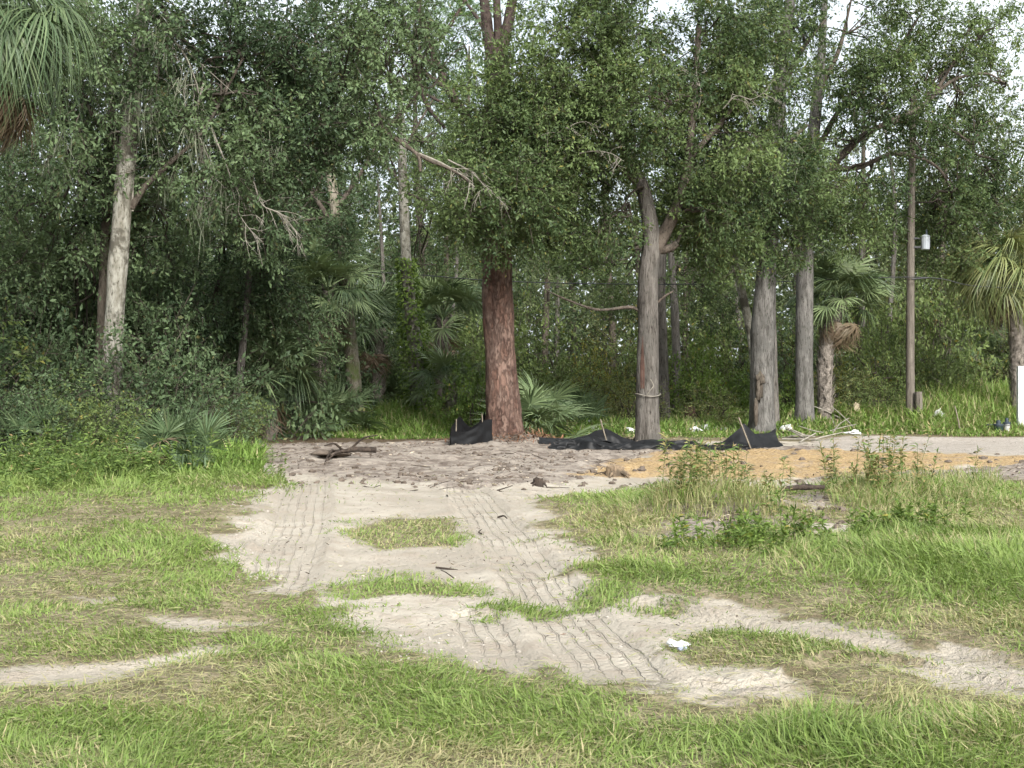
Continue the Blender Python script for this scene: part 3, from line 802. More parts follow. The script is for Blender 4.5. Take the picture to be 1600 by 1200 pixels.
make_tree('oak_tree', 'oak with roped grey trunk splitting into a dark Y fork', 32.0, (1012, 693),
          [(1012, 620), (1012, 520), (1013, 430), (1018, 385), (1015, 345), (1004, 295), (984, 250), (955, 180), (930, 80)], [38, 33, 31, 30, 29, 25, 21, 18, 14, 8], 'oak_bark', segs=40, ridges=22, ridge=0.13, flare=0.2,
          limbs=[([(1018, 402), (1034, 372), (1054, 332), (1068, 290), (1075, 245), (1085, 150), (1092, 40)], 21, 8),
                 ([(1026, 392), (1046, 388), (1058, 380)], 14, 10), ([(995, 285), (940, 240), (870, 220), (790, 280, 30.5), (740, 320, 30)], 13, 4), ([(1075, 250), (1110, 210), (1160, 150)], 12, 5),
                 ([(1018, 480), (1040, 462), (1052, 455)], 5, 2), ([(1004, 490), (985, 480), (935, 484), (890, 470), (850, 452)], 6, 2)],
          blobs=[(790, 320, 30, 85, 72, 1.4, 190, 0.28), (715, 300, 30, 60, 60, 1.2, 80, 0.36), (835, 220, 31, 70, 70, 1.4, 120), (745, 175, 31, 50, 60, 1.0, 60, 0.38), (790, 210, 30.5, 60, 60, 1.0, 85, 0.32), (690, 210, 31, 40, 35, 1.0, 16, 0.42), (850, 330, 31.5, 45, 50, 1.0, 50), (840, 130, 31, 55, 55, 1.2, 60, 0.38),
                 (890, 80, 31.5, 110, 95, 1.8, 200), (1000, 50, 31.5, 120, 100, 1.8, 220), (1110, 70, 32.5, 110, 100, 1.8, 220), (905, 215, 31, 95, 85, 1.6, 190), (1010, 175, 31, 100, 80, 1.6, 190),
                 (1115, 200, 32, 100, 95, 1.8, 200), (920, 310, 32, 85, 65, 1.5, 130), (1125, 315, 33, 95, 75, 1.6, 180), (1180, 130, 33.5, 85, 85, 1.6, 140), 
                 (1140, 385, 34, 70, 45, 1.3, 80), (960, 340, 31, 40, 40, 0.6, 30), (1110, 330, 31.5, 36, 40, 0.6, 26), (1070, 340, 34.5, 50, 60, 1.0, 50), (940, 390, 35, 80, 50, 1.2, 70)],
          leaf='oak', extra=oak_marks, dead=[([(985, 250), (1000, 290), (1010, 320), (1015, 345)], 0.012, 8, 0.5), ([(905, 10), (950, 30), (985, 55), (1005, 75)], 0.015, 8, 0.5), ([(1085, 60), (1092, 100), (1090, 150), (1100, 190)], 0.015, 8, 0.6), ([(700, 250, 29), (735, 268, 28.8), (752, 285, 28.6), (768, 300, 28.5)], 0.02, 14, 0.7), ([(905, 240, 30), (930, 236, 29.8), (955, 240, 29.6), (975, 252, 29.4)], 0.016, 8, 0.5), ([(860, 215, 30), (885, 200, 29.8), (912, 190, 29.7), (940, 200, 29.6)], 0.014, 8, 0.5), ([(1080, 205, 31), (1095, 150, 30.6), (1088, 110, 30.5), (1095, 70, 30.4)], 0.02, 10, 0.7), ([(1130, 170, 31), (1150, 150, 30.8), (1175, 155, 30.7), (1200, 140, 30.6)], 0.016, 10, 0.6)], dryp=0.03)

def hollow(t, path):  # dark raised lumps put the hollow's shade into colour, plus a dark streak
    mb = MB()
    for px, py, w, h in ((1186, 606, 0.09, 0.34), (1181, 645, 0.06, 0.40), (1188, 592, 0.12, 0.14)):
        V, Q = lump(pix(px, py, 35.72), (w, 0.05, h), px * 0.3, 1.0, 12, 0.5); mb.add(V, Q, smooth=True)
    mb.build('hollow_shade_lumps', M['dark_bark'], t)
make_tree('oak_tree', 'thick furrowed grey trunk with a dark hollow, behind the tented black fabric', 36.0, (1191, 682),
          [(1190, 610), (1192, 510), (1197, 430), (1202, 340), (1211, 200), (1221, 105), (1240, -40)], [40, 36, 34, 32, 29, 27, 24, 20, 14], 'grey_bark', segs=40, ridges=18, ridge=0.17, flare=0.2,
          limbs=[([(1206, 260), (1240, 215), (1262, 195)], 9, 5), ([(1202, 330), (1170, 300), (1130, 260)], 9, 3), ([(1215, 160), (1245, 90), (1290, 30)], 10, 4)],
          blobs=[(1215, 40, 36, 90, 80, 1.8, 150), (1185, 280, 35, 70, 70, 1.4, 110), (1250, 290, 35.5, 60, 70, 1.4, 110), (1225, 365, 35.5, 50, 40, 1.2, 55), (1160, 350, 35.5, 45, 45, 1, 50)],
          leaf='oak', extra=hollow, dead=[([(1205, 440), (1212, 390), (1205, 345), (1212, 310)], 0.02, 10, 0.8), ([(1205, 380), (1225, 400), (1240, 395), (1255, 385)], 0.015, 10, 0.7)],
          moss=[(1215, 130, 35.5, 70, 0.9, 0.25), (1200, 170, 35, 60, 0.9, 0.2), (1225, 210, 35, 50, 0.7, 0.15), (1205, 230, 34.5, 90, 0.9, 0.35), (1180, 180, 34, 60, 0.7, 0.3), (1240, 160, 35, 60, 0.7, 0.3)])
make_tree('slender_tree', 'narrow brownish trunk just behind the furrowed trunk with the hollow', 37.5, (1209, 676),
          [(1207, 560), (1206, 470), (1210, 380)], [20, 16, 14, 12, 8], 'oak_bark', segs=12, ridges=8, ridge=0.06)
make_tree('oak_tree', 'straight smooth grey trunk before the shaggy palm, limbs spreading right against the sky', 38.0, (1258, 680),
          [(1257, 600), (1257, 480), (1259, 380), (1263, 300), (1273, 190), (1283, 90), (1290, -20)], [31, 28, 27, 26, 24, 21, 17, 13, 8], 'grey_bark', segs=28, flare=0.16, rough=0.06,
          limbs=[([(1262, 330), (1300, 262), (1345, 215), (1390, 190), (1450, 158), (1500, 82), (1530, 60)], 13, 3), ([(1268, 260), (1300, 190), (1345, 130), (1400, 80), (1440, 20)], 10, 3), ([(1360, 205), (1400, 190), (1470, 195), (1520, 225)], 8, 3),
                 ([(1300, 262), (1340, 262), (1400, 240), (1460, 258), (1490, 300)], 9, 3), ([(1450, 158), (1490, 125), (1540, 115), (1570, 130)], 6, 2), ([(1276, 150), (1310, 80), (1330, 0)], 9, 3)],
          blobs=[(1330, 50, 38, 95, 75, 1.8, 85, 0.42), (1420, 70, 38, 90, 75, 1.8, 80, 0.44), (1385, 150, 37.5, 95, 70, 1.8, 135, 0.36), (1330, 230, 37.5, 75, 60, 1.5, 100, 0.36), (1440, 225, 38, 85, 65, 1.6, 100, 0.40),
                 (1350, 320, 38, 90, 55, 1.5, 110, 0.36), (1440, 320, 38.5, 80, 55, 1.5, 85, 0.40), (1500, 170, 38.5, 70, 80, 1.5, 70, 0.42), (1490, 50, 38.5, 70, 60, 1.4, 55, 0.42), (1555, 40, 38.5, 40, 30, 1.0, 30, 0.38),
                 (1500, 290, 39, 70, 60, 1.4, 70, 0.36), (1450, 140, 38, 80, 60, 1.5, 60, 0.40), (1530, 210, 38.5, 55, 60, 1.2, 40, 0.40), (1565, 300, 39, 50, 50, 1.2, 45, 0.38), (1300, 120, 38, 60, 70, 1.4, 50, 0.4), (1555, 130, 38.5, 40, 60, 1.0, 16, 0.48), (1285, 310, 37.5, 55, 50, 1.2, 60), (1470, 390, 39, 70, 40, 1.2, 55, 0.4), ],
          leaf='oak', L=0.115, W=0.046, nleaf=48, spread=0.30, fill=1.25)
make_tree('leaning_tree', 'pale bare pole-thin trunk leaning left of the furrowed trunk', 37.8, (1184, 672), [(1176, 545), (1160, 460), (1152, 425), (1140, 360)], [15, 14, 13, 12, 6], 'lichen_bark', segs=12, flare=0.1)
make_tree('slender_tree', 'short pale trunk in the gap right of the forked oak', 46.0, (1058, 655), [(1057, 580), (1055, 500), (1050, 420), (1046, 350)], [18, 14, 13, 11, 8], 'oak_bark', segs=12,
          blobs=[(1060, 430, 47, 70, 45, 1.5, 70), (1110, 470, 48, 60, 50, 1.5, 60)])
make_tree('slender_tree', 'dim grey trunk close behind the forked oak', 42.0, (1036, 662), [(1034, 560), (1032, 470), (1034, 390), (1040, 330)], [24, 20, 18, 16, 10], 'oak_bark', segs=12, ridges=8, ridge=0.06,
          blobs=[(960, 430, 43, 90, 55, 1.5, 90), (890, 440, 43, 80, 60, 1.5, 90)])

# ------------------------------------------------------------------ palms
def frond_mesh(mb, pet, n=32, L=0.85, W=0.042, arc=250, droop=0.35, fold=0.35, tint=0.5, dry=0.0, spread_t=0.2):
    """a fan leaf along +X: stalk, then leaflets radiating from its end, creased along the middle"""
    add_tube(mb, [(0, 0, 0), (pet * 0.5, 0, pet * 0.06), (pet, 0, 0)], [0.022, 0.016, 0.012], 0, tint, segs=5, n=6)
    a = np.radians(np.linspace(-arc / 2, arc / 2, n)) + R.normal(0, 0.03, n)
    D = np.stack([np.cos(a), np.sin(a), np.abs(np.sin(a)) * fold - 0.05], 1)
    S = np.stack([-np.sin(a), np.cos(a), R.normal(0, 0.25, n)], 1)
    P = np.tile([pet, 0, 0], (n, 1)) + D * 0.03
    LL = L * (0.72 + 0.28 * np.cos(a * 0.6)) * R.uniform(0.85, 1.08, n)
    V, Q = strips(P, D, S, LL, W * R.uniform(0.8, 1.15, n), droop * R.uniform(0.6, 1.4, n), 4, 0.55)
    mb.add(V, Q, 0, np.repeat(np.clip(tint + R.normal(0, spread_t, n), 0, 1), 4), np.repeat(np.clip(dry + R.normal(0, 0.08, n), 0, 1), 4))
    return mb

def frond_lib(mat, dry, k, droop, L=0.85, pet=0.8, W=0.042, arc=250, n=32, tint=0.5):
    out = []
    for i in range(k):
        mb = MB(); frond_mesh(mb, pet * R.uniform(0.85, 1.15), n, L * R.uniform(0.9, 1.1), W, arc * R.uniform(0.9, 1.1), droop * R.uniform(0.7, 1.3), R.uniform(0.2, 0.5), tint, dry)
        out.append(mb.mesh('frond', [mat]))
    return out
FR = {'green': frond_lib(M['palm'], 0.0, 5, 0.30), 'droopy': frond_lib(M['palm'], 0.0, 4, 0.85, W=0.032, n=44, tint=0.15), 'dead': frond_lib(M['palm'], 0.95, 4, 0.9, L=0.7, arc=200, n=26),
      'pale': frond_lib(M['palm'], 0.03, 5, 0.4, W=0.05, n=34, tint=0.9), 'yellow': frond_lib(M['palm_y'], 0.12, 5, 0.85, W=0.036, n=38, tint=0.3), 'saw': frond_lib(M['palm'], 0.0, 5, 0.18, L=0.55, pet=0.6, W=0.030, n=20, arc=200, tint=0.10), 'dead_small': frond_lib(M['palm'], 1.0, 3, 0.5, L=0.45, pet=0.35, W=0.04, n=16, arc=200)}

def add_frond(t, kind, at, az, el, roll=0.0, sc=1.0):
    o = bpy.data.objects.new('frond', FR[kind][R.integers(len(FR[kind]))])
    COL.objects.link(o); o.parent = t
    o.location = tuple(np.asarray(at, float) - np.array(t.location))
    o.rotation_mode = 'XYZ'
    o.rotation_euler = (roll, -el, az); o.scale = (sc, sc, sc)
    return o

def palm(label, Y, base, trunk, tw, head, n_green, n_dead, sc=1.0, kind='green', el=(-30, 75), az=(0, 360), boots=True, dead_el=(-85, -45), name='cabbage_palm'):
    b = np.array([(base[0] - 800) / F * Y, Y]); bz = gz(*b)
    t = root(name, (b[0], b[1], bz), label, 'palm')
    hd = pix(head[0], head[1], Y)
    path = [np.array([b[0], b[1], bz - 0.1])] + px_path(trunk, Y) + [hd]
    mb = MB(); add_tube(mb, path, [w / F * Y / 2 for w in tw], segs=16, n=50, rough=0.18, rs=7.0)
    if boots:
        C = catmull(path, 60); rr = np.interp(np.linspace(0, 1, 60), np.linspace(0, 1, len(tw)), tw) / F * Y / 2
        for i in range(8, 60):
            for s in range(4):
                a = s * math.pi / 2 + i * 0.65 + R.normal(0, 0.1)
                o = np.array([math.cos(a), math.sin(a), 0]); sd = np.array([-o[1], o[0], 0])
                V, Q = strips((C[i] + o * rr[i] * 0.93)[None], (o * 0.35 + UP + sd * R.choice([-0.5, 0.5]))[None], sd[None], np.array([0.24]), np.array([0.05]), 0.0, 2, 1.0)
                mb.add(V, Q, 0); mb.add(V + o * 0.018, Q, 0)
    mb.build('trunk', M['palm_bark'], t)
    for k in range(n_green):
        e = R.uniform(*el)
        add_frond(t, kind if R.random() < 0.7 else ('droopy' if kind != 'yellow' else 'yellow'), hd + UP * R.uniform(-0.05, 0.12), math.radians(az[0] + (az[1] - az[0]) * (k + R.random() * 0.7) / n_green * 1.0), math.radians(e), R.uniform(-0.6, 0.6), sc * R.uniform(0.85, 1.1))
    for k in range(n_dead):
        add_frond(t, 'dead', hd - UP * R.uniform(0.0, 0.25), R.uniform(0, 2 * math.pi), math.radians(R.uniform(*dead_el)), R.uniform(-0.6, 0.6), sc * R.uniform(0.7, 1.0))
    return t

palm('shaggy palm with a brown skirt of dead fronds right of the smooth grey trunk', 39.2, (1291, 672), [(1289, 600), (1293, 530)], [26, 23, 22, 24], (1314, 468), 36, 18, 1.05, kind='pale', el=(-25, 80), dead_el=(-85, -35))
palm('bleached yellowish palm at the right edge above the white post', 39.0, (1592, 680), [(1590, 600), (1588, 520)], [22, 20, 22, 20], (1572, 425), 48, 8, 1.2, kind='yellow', el=(-50, 75))
palm('cabbage palm at the upper left corner, long fronds hanging over brown dead ones', 19.0, (-75, 760), [(-75, 500), (-70, 200)], [50, 44, 44, 44], (-40, 10), 30, 0, 1.15, kind='droopy', el=(-35, 70))
TL = bpy.data.objects['cabbage_palm.002']
for k in range(14):   # the drooping fronds and dead skirt reaching into view
    add_frond(TL, 'droopy', pix(-28, 8, 19) + R.normal(size=3) * 0.06, math.radians(R.uniform(-80, 45)), math.radians(R.uniform(-45, 0)), R.uniform(-0.4, 0.4), R.uniform(0.95, 1.15))
for k in range(14):
    add_frond(TL, 'dead', pix(-30, 105, 19) + R.normal(size=3) * 0.08, math.radians(R.uniform(-80, 80)), math.radians(R.uniform(-75, -40)), R.uniform(-0.6, 0.6), R.uniform(0.8, 1.0))
palm('palm with broad pale fans beside the trunk leaning left', 36.0, (505, 665), [(503, 600), (500, 540)], [20, 18, 18, 18], (512, 455), 24, 9, 1.1, kind='pale')
palm('dark low palm in the thicket with a stout short trunk', 32.0, (420, 690), [(418, 655)], [22, 20, 20], (412, 590), 26, 4, 1.2, el=(-25, 80))
palm('palm in shade left of the ivy-sheathed trunk', 41.0, (590, 660), [(590, 590)], [20, 18, 18], (588, 515), 24, 7, 1.15)
palm('palm with spread fans right of the ivy-sheathed trunk', 42.0, (690, 655), [(690, 600)], [20, 18, 18], (692, 500), 24, 5, 1.15, kind='pale')
palm('small palm low against the left side of the big pine', 38.0, (702, 665), [(702, 640)], [16, 14, 14], (704, 605), 18, 3, 0.95, el=(-15, 70), kind='pale')
palm('dim palm far behind at the right, under the yellowish palm', 48.0, (1525, 655), [(1525, 600)], [18, 16, 16], (1525, 560), 18, 3, 1.05, kind='green')

def palmetto(label, px, py, n, sc, Y=None, dead=0, el=(5, 75), kind='saw'):
    p = gnd(px, py) if Y is None else np.array([(px - 800) / F * Y, Y])
    t = root('saw_palmetto', (p[0], p[1], gz(*p)), label, 'palmetto', 'palmettos along the wood edge')
    for k in range(n):
        at = np.array(t.location) + np.array([R.normal(0, 0.22), R.normal(0, 0.22), R.uniform(0.02, 0.15)]) * sc
        add_frond(t, kind, at, math.radians(360 * (k + R.random()) / n), math.radians(R.uniform(*el)), R.uniform(-0.7, 0.7), sc * R.uniform(0.8, 1.15))
    for k in range(dead):
        add_frond(t, 'dead_small', np.array(t.location) + np.array([-0.35, -0.50, 0.36]) + R.normal(size=3) * 0.03, math.radians(R.uniform(180, 360)), math.radians(R.uniform(-25, 45)), R.uniform(-0.6, 0.6), 0.85)
    return t
palmetto('grey-green palmetto with one withered tan frond, in front of the left thicket', 278, 746, 22, 0.95, dead=6, el=(15, 88))
palmetto('palmetto with upright narrow fans at the left edge of the thicket', 45, 735, 8, 0.95, Y=22.6, el=(50, 88))
palmetto('palmetto half hidden in weeds below the pale lichen trunk', 165, 728, 7, 0.9, Y=24.8, el=(35, 85))
palmetto('palmetto spreading low between the thin leaning trunk and the weeds', 335, 712, 9, 0.95, Y=28.0)
palmetto('dark palmetto touching the right side of the big pine', 840, 690, 18, 1.15, Y=34.0, el=(0, 70), kind='green')
palmetto('pale-tipped palmetto in the brush right of the big pine', 915, 668, 14, 1.15, Y=39.0, el=(10, 80))
palmetto('palmetto under the leaning left trunk, fans drooping over bright grass', 525, 672, 14, 1.0, Y=35.5, el=(0, 70), kind='green')
palmetto('palmetto at the foot of the low dark palm', 460, 682, 12, 1.2, Y=34.0, el=(5, 75))
palmetto('palmetto peeping out behind the ivy-sheathed trunk', 640, 650, 14, 1.4, Y=44.0, kind='green', el=(0, 80))

# ------------------------------------------------------------------ shrubs and background trees (shared shapes)
def shrub_mesh(seed, rad, hgt, leaf, n_sp, nleaf=34, L=0.09, W=0.04, low=0.0, hole=0.3, dryp=0.03):
    mb = MB()
    k = n_sp * 2
    u = unit(R.normal(size=(k, 3))); u[:, 2] = np.abs(u[:, 2])
    rr = R.random(k) ** 0.45
    bump = 0.7 + 0.6 * noise3(u * 1.7 + seed * 13.7)
    P = u * (rr * bump)[:, None] * np.array([rad, rad, hgt]) + UP * low
    P = P[noise3(P + seed * 5.1, 1.3) > hole][:n_sp]
    D = unit(P * np.array([1, 1, 0.5]) + R.normal(size=P.shape) * 0.5 + UP * 0.3)
    sprays(mb, P, D, nleaf, L, W, spread=0.28, length=0.45, tint=np.clip(noise3(P + seed, 1.2) * 0.7 + R.normal(0.1, 0.12, len(P)), 0, 1), dryp=dryp)
    for q in P[R.integers(0, len(P), 14)]:
        limb_to(mb, (R.normal(0, 0.08), R.normal(0, 0.08), 0), q, 0.022, 0.006, 1)
    return mb.mesh('crown', [M[leaf], M['twig']])
def stem_mesh(seed, h):
    mb = MB()
    for k in range(3): limb_to(mb, (R.normal(0, 0.05), R.normal(0, 0.05), -0.1), (R.normal(0, 0.4), R.normal(0, 0.4), h), 0.035, 0.012, 0)
    return mb.mesh('trunk', [M['twig']])
SHR = {k: [shrub_mesh(i + q * 10, 1.2, 1.7, k, nsp, **kw) for i in range(3)] for q, (k, nsp, kw) in enumerate((('shrub', 150, {}), ('oak_cool', 150, {}), ('vine', 150, dict(L=0.10, W=0.06)), ('yellow', 110, dict(hole=0.4)), ('olive', 120, dict(hole=0.4, dryp=0.1))))}
STEM = [stem_mesh(i, 1.0) for i in range(3)]
def shrub(label, px, py, Y, kind, sx, sz, group=None, name='shrub'):
    x = (px - 800) / F * Y
    t = root(name, (x, Y, gz(x, Y)), label, 'shrub', group)
    me = SHR[kind][R.integers(3)]
    for nm, d in (('crown', me), ('trunk', STEM[R.integers(3)])):
        o = bpy.data.objects.new(nm, d); COL.objects.link(o); o.parent = t
    t.rotation_euler = (0, 0, R.uniform(0, 6.28)); t.scale = (sx, sx, sz)
    return t
LT = 'dark shrubs of the left thicket'
for px, Y, s, z in ((-40, 24.5, 1.3, 1.2), (30, 25.5, 1.2, 1.5), (90, 24.0, 1.0, 0.8), (130, 26, 1.1, 1.1), (215, 25.5, 1.1, 1.2), (250, 28, 1.2, 1.6), (300, 27, 1.0, 1.0), (60, 29, 1.6, 2.2), (180, 30, 1.6, 2.3), (-60, 29, 1.6, 2.4),
                    (330, 31, 1.3, 2.0), (390, 33, 1.4, 2.2), (270, 33, 1.6, 2.8), (120, 33, 1.7, 3.0), (0, 34, 1.8, 3.2), (450, 37, 1.6, 2.4), (500, 41, 1.6, 2.2), (340, 37, 1.8, 3.2), (210, 37, 1.8, 3.4), (420, 42, 1.8, 3.0), (-120, 26, 1.6, 2.0), (-140, 32, 1.8, 3.0)):
    shrub('dark green shrub massed in the shady thicket on the left', px, 0, Y, 'oak_cool' if R.random() < 0.9 else 'shrub', s, z, LT)
for px, Y, s, z in ((-20, 23.0, 0.8, 0.75), (60, 22.8, 0.75, 0.7), (125, 22.6, 0.7, 0.6), (150, 23.4, 0.65, 0.65), (360, 27.5, 0.6, 0.6)):
    shrub('dark green shrub massed in the shady thicket on the left', px, 0, Y, 'shrub' if px > 100 else 'oak_cool', s, z, LT)
shrub('bright green viny bush at the gap right of the forked oak', 1090, 0, 42.5, 'vine', 0.85, 1.25)
shrub('lime green viny bush left of the furrowed trunk', 1148, 0, 44, 'vine', 0.9, 0.95)
shrub('yellow-flushed bush between the big pine and the forked oak', 925, 0, 46, 'yellow', 0.9, 1.5)
shrub('yellowish bush between the shaggy palm and the wooden pole', 1340, 0, 43, 'yellow', 0.8, 1.05)
shrub('browning olive bush in front of the shaggy palm foot', 1325, 0, 40.5, 'olive', 0.9, 0.75)
shrub('dark viny bush smothering the ground left of the wooden pole', 1392, 0, 42, 'shrub', 1.0, 1.5)
shrub('low ragged green bush at the road verge left of the wooden pole', 1372, 0, 39.5, 'shrub', 0.7, 0.6)
shrub('leafy bush right behind the short wooden post', 1475, 0, 41.5, 'shrub', 0.8, 0.75)
shrub('pale bush deep behind the white plastic bag', 1530, 0, 46, 'olive', 1.1, 1.2)
shrub('green bush behind the furrowed trunk, tucked low', 1228, 0, 41, 'vine', 0.7, 0.8)
shrub('pale leafy bush close against the left side of the big pine', 738, 0, 36, 'vine', 0.7, 1.0)
shrub('tall vine-hung bush right of the wooden pole', 1465, 0, 46, 'shrub', 1.5, 2.6)
shrub('olive brush left of the forked oak trunk', 975, 0, 40, 'olive', 0.9, 0.85)
shrub('low dry bush right of the forked oak trunk', 1120, 0, 39, 'olive', 1.0, 0.6)
shrub('dense green bush right of the dark palmetto', 885, 0, 43, 'shrub', 1.1, 1.1)
BG = 'brush behind the row of trunks'
for px, Y, s, z, k in ((780, 46, 1.5, 1.8, 'shrub'), (840, 50, 1.6, 2.2, 'shrub'), (960, 50, 1.6, 2.0, 'olive'), (1010, 47, 1.3, 1.5, 'shrub'), (1060, 52, 1.7, 2.2, 'shrub'), (1180, 50, 1.6, 2.0, 'shrub'), (1240, 48, 1.4, 2.0, 'oak_cool'), (1300, 50, 1.7, 2.4, 'shrub'),
                       (1370, 49, 1.6, 2.3, 'shrub'), (1420, 52, 1.7, 2.6, 'olive'), (1500, 52, 1.6, 2.4, 'olive'), (1560, 50, 1.6, 2.2, 'shrub'), (1620, 47, 1.6, 2.2, 'shrub'), (1680, 45, 1.6, 2.0, 'shrub'), (560, 47, 1.6, 2.2, 'oak_cool'), (620, 49, 1.6, 2.0, 'shrub'), (700, 48, 1.6, 2.0, 'shrub'), (660, 53, 1.8, 3.0, 'oak_cool'), (740, 54, 1.8, 2.6, 'oak_cool'), (900, 56, 1.9, 2.8, 'oak_cool'), (1120, 56, 1.9, 2.8, 'shrub'), (1350, 57, 1.9, 3.0, 'olive'), (1560, 58, 1.9, 3.2, 'olive')):
    shrub('green brush filling the gap behind the row of trunks', px, 0, Y, k, s, z, BG)

def wild_tree_proto(i, h, rad, leaf, n_sp, low, hole=0.34):
    t = root('woodland_tree', (0, 0, 0), 'tree of the wood behind', 'tree', 'trees of the wood behind')
    mb = MB(); x = R.normal(0, 0.25, 2)
    path = [(0, 0, -0.2), (x[0] * 0.3, x[1] * 0.3, h * 0.3), (x[0], x[1], h * 0.6), (x[0] * 1.4, x[1], h * 0.95)]
    add_tube(mb, path, [0.17, 0.13, 0.10, 0.03], segs=9, n=24, rough=0.15)
    mb.build('trunk', M['oak_bark'] if i % 2 else M['dark_bark'], t)
    cm = MB()
    for k in range(7):
        zz = low + (h - low) * (k + 0.5) / 7
        w = rad * (0.65 + 0.5 * math.sin(math.pi * (k + 0.8) / 7.5))
        c = np.array([R.normal(0, rad * 0.35), R.normal(0, rad * 0.35), zz])
        W_, u = blob_points(c, np.array([w, w, (h - low) / 6.0]), n_sp // 7, hole=hole)
        sprays(cm, W_, unit(u + R.normal(size=u.shape) * 0.5 - UP * 0.2), 30, 0.14, 0.06, spread=0.42, length=0.6)
        limb_to(cm, (x[0] * 0.6, x[1] * 0.6, zz - 0.8), c, 0.05, 0.02, 1)
    cm.build('crown', [M[leaf], M['twig']], t)
    return t
WT = [wild_tree_proto(0, 11.5, 2.6, 'far', 340, 3.0), wild_tree_proto(1, 9.5, 2.3, 'far', 280, 2.2), wild_tree_proto(2, 13.0, 2.4, 'oak_cool', 340, 4.0), wild_tree_proto(3, 8.0, 2.4, 'olive', 240, 1.6, 0.4)]
spots = [(-100, 36, 2, 1.0), (20, 40, 0, 1.0), (130, 38, 2, 1.0), (230, 43, 0, 0.95), (350, 44, 2, 0.9), (430, 47, 0, 0.95), (250, 52, 2, 1.1), (100, 50, 0, 1.2), (510, 53, 2, 0.95), (-60, 46, 2, 1.2), (640, 60, 1, 0.82), (700, 52, 0, 0.9), (780, 56, 2, 0.95), (850, 50, 0, 0.95),
         (900, 60, 2, 1.0), (960, 54, 0, 1.0), (1010, 62, 2, 1.0), (1070, 55, 0, 0.95), (1130, 60, 2, 1.0), (1180, 54, 0, 0.9), (1240, 60, 2, 0.9), (1300, 56, 1, 0.9), (1370, 60, 3, 1.15), (1420, 66, 1, 1.0), (1480, 57, 3, 1.3), (1530, 64, 1, 1.15), (1590, 54, 3, 1.25), (1650, 48, 1, 0.9), (1720, 50, 0, 0.8), (570, 66, 1, 0.75), (390, 60, 2, 1.1), (740, 68, 2, 1.1), (1560, 48, 3, 0.85), (665, 56, 2, 1.25), (520, 51, 2, 1.2), (735, 62, 2, 1.3), (1345, 54, 0, 1.15), (1460, 52, 0, 1.05), (1540, 56, 0, 1.05)]
used = set()
lab = {0: 'leafy tree with a full rounded crown in the wood behind', 1: 'lower leafy tree in the wood behind', 2: 'tall dark-crowned tree in the wood behind', 3: 'olive-tinged scraggy tree in the wood behind'}
for px, Y, k, s in spots:
    x = (px - 800) / F * Y; loc = (x, Y, gz(x, Y))
    if k not in used:
        o = WT[k]; o.location = loc; o.rotation_euler = (0, 0, R.uniform(0, 6.28)); o.scale = (s, s, s); used.add(k)
    else:
        o = copy_tree(WT[k], loc, R.uniform(0, 6.28), (s, s, s))
    o['label'] = lab[k]; o['group'] = 'trees of the wood behind: ' + ('rounded', 'lower', 'dark tall', 'olive')[k]

# bare straight trunks seen in the gaps
for i, (px, Y, w, top) in enumerate(((1388, 50, 9, 330), (1345, 52, 8, 400), (1150, 52, 8, 420), (945, 55, 8, 420), (868, 54, 9, 430), (600, 50, 9, 420), (465, 46, 10, 400), (1108, 58, 8, 400), (1500, 58, 8, 400), (700, 50, 8, 400))):
    x = (px - 800) / F * Y
    t = root('young_trunk', (x, Y, gz(x, Y)), 'dim slim trunk deep in the wood behind', 'tree', 'slim trunks deep in the wood')
    mb = MB(); add_tube(mb, [(x, Y, -0.1), pix(px + R.normal(0, 3), 560, Y), pix(px + R.normal(0, 8), top, Y), pix(px + R.normal(0, 12), top - 140, Y)], [w / F * Y / 2, w / F * Y / 2.2, w / F * Y / 2.8, w / F * Y / 5], segs=9, n=24, rough=0.12)
    mb.build('trunk', M['oak_bark'], t)
    cm = MB(); W_, u = blob_points(pix(px, top - 120, Y), np.array([1.5, 1.5, 1.6]), 40)
    sprays(cm, W_, u, 28, 0.13, 0.055, spread=0.4); cm.build('crown', [M['far'], M['twig']], t)

# the mass of the far wood
fm = MB(); n = 70000
x = R.uniform(-48, 52, n); y = R.uniform(68, 98, n)
top = 7.5 + 4.0 * fbm2(x, y, 0.16, 3, 7.0) + 2.0 * (noise2(x, y, 0.5, 3.0) - 0.5)
z = top * (R.random(n) ** 0.8)
P = np.stack([x, y, z], 1)
keep = noise3(P, 0.5) > 0.30; P = P[keep]; n = len(P)
V, T = leafq(P, R.normal(size=(n, 3)), R.normal(size=(n, 3)) * 0.7 + UP * 0.7, R.uniform(0.35, 0.7, n), R.uniform(0.2, 0.35, n), 0.15)
fm.add(V, T, 0, rep2(np.clip(noise3(P, 0.4) * 0.8 + R.normal(0, 0.15, n), 0, 1)), rep2((R.random(n) < 0.05) * 0.6))
tag(fm.build('far_wood', M['far']), 'hazy green mass of the far wood behind the trees', 'wood', kind='stuff')

# ------------------------------------------------------------------ grass and ground cover
def blades(mb, x, y, L, W, lean, tint, dry, azb=None):
    n = len(x)
    z = gzv(x, y) - 0.02
    a = R.uniform(0, 2 * math.pi, n) if azb is None else azb
    D = unit(np.stack([np.cos(a) * lean, np.sin(a) * lean, np.ones(n)], 1))
    Nn = unit(np.stack([np.cos(a), np.sin(a), np.full(n, 0.25)], 1) + R.normal(size=(n, 3)) * 0.35)
    Nn = np.where((np.sum(Nn * D, 1) > 0.97)[:, None], R.normal(size=(n, 3)), Nn)
    V, T = leafq(np.stack([x, y, z], 1), D, -Nn, L, W, R.uniform(0.05, 0.75, n), 0.5)
    mb.add(V, T, 0, rep2(np.clip(tint, 0, 1)), rep2(np.clip(dry, 0, 1)))

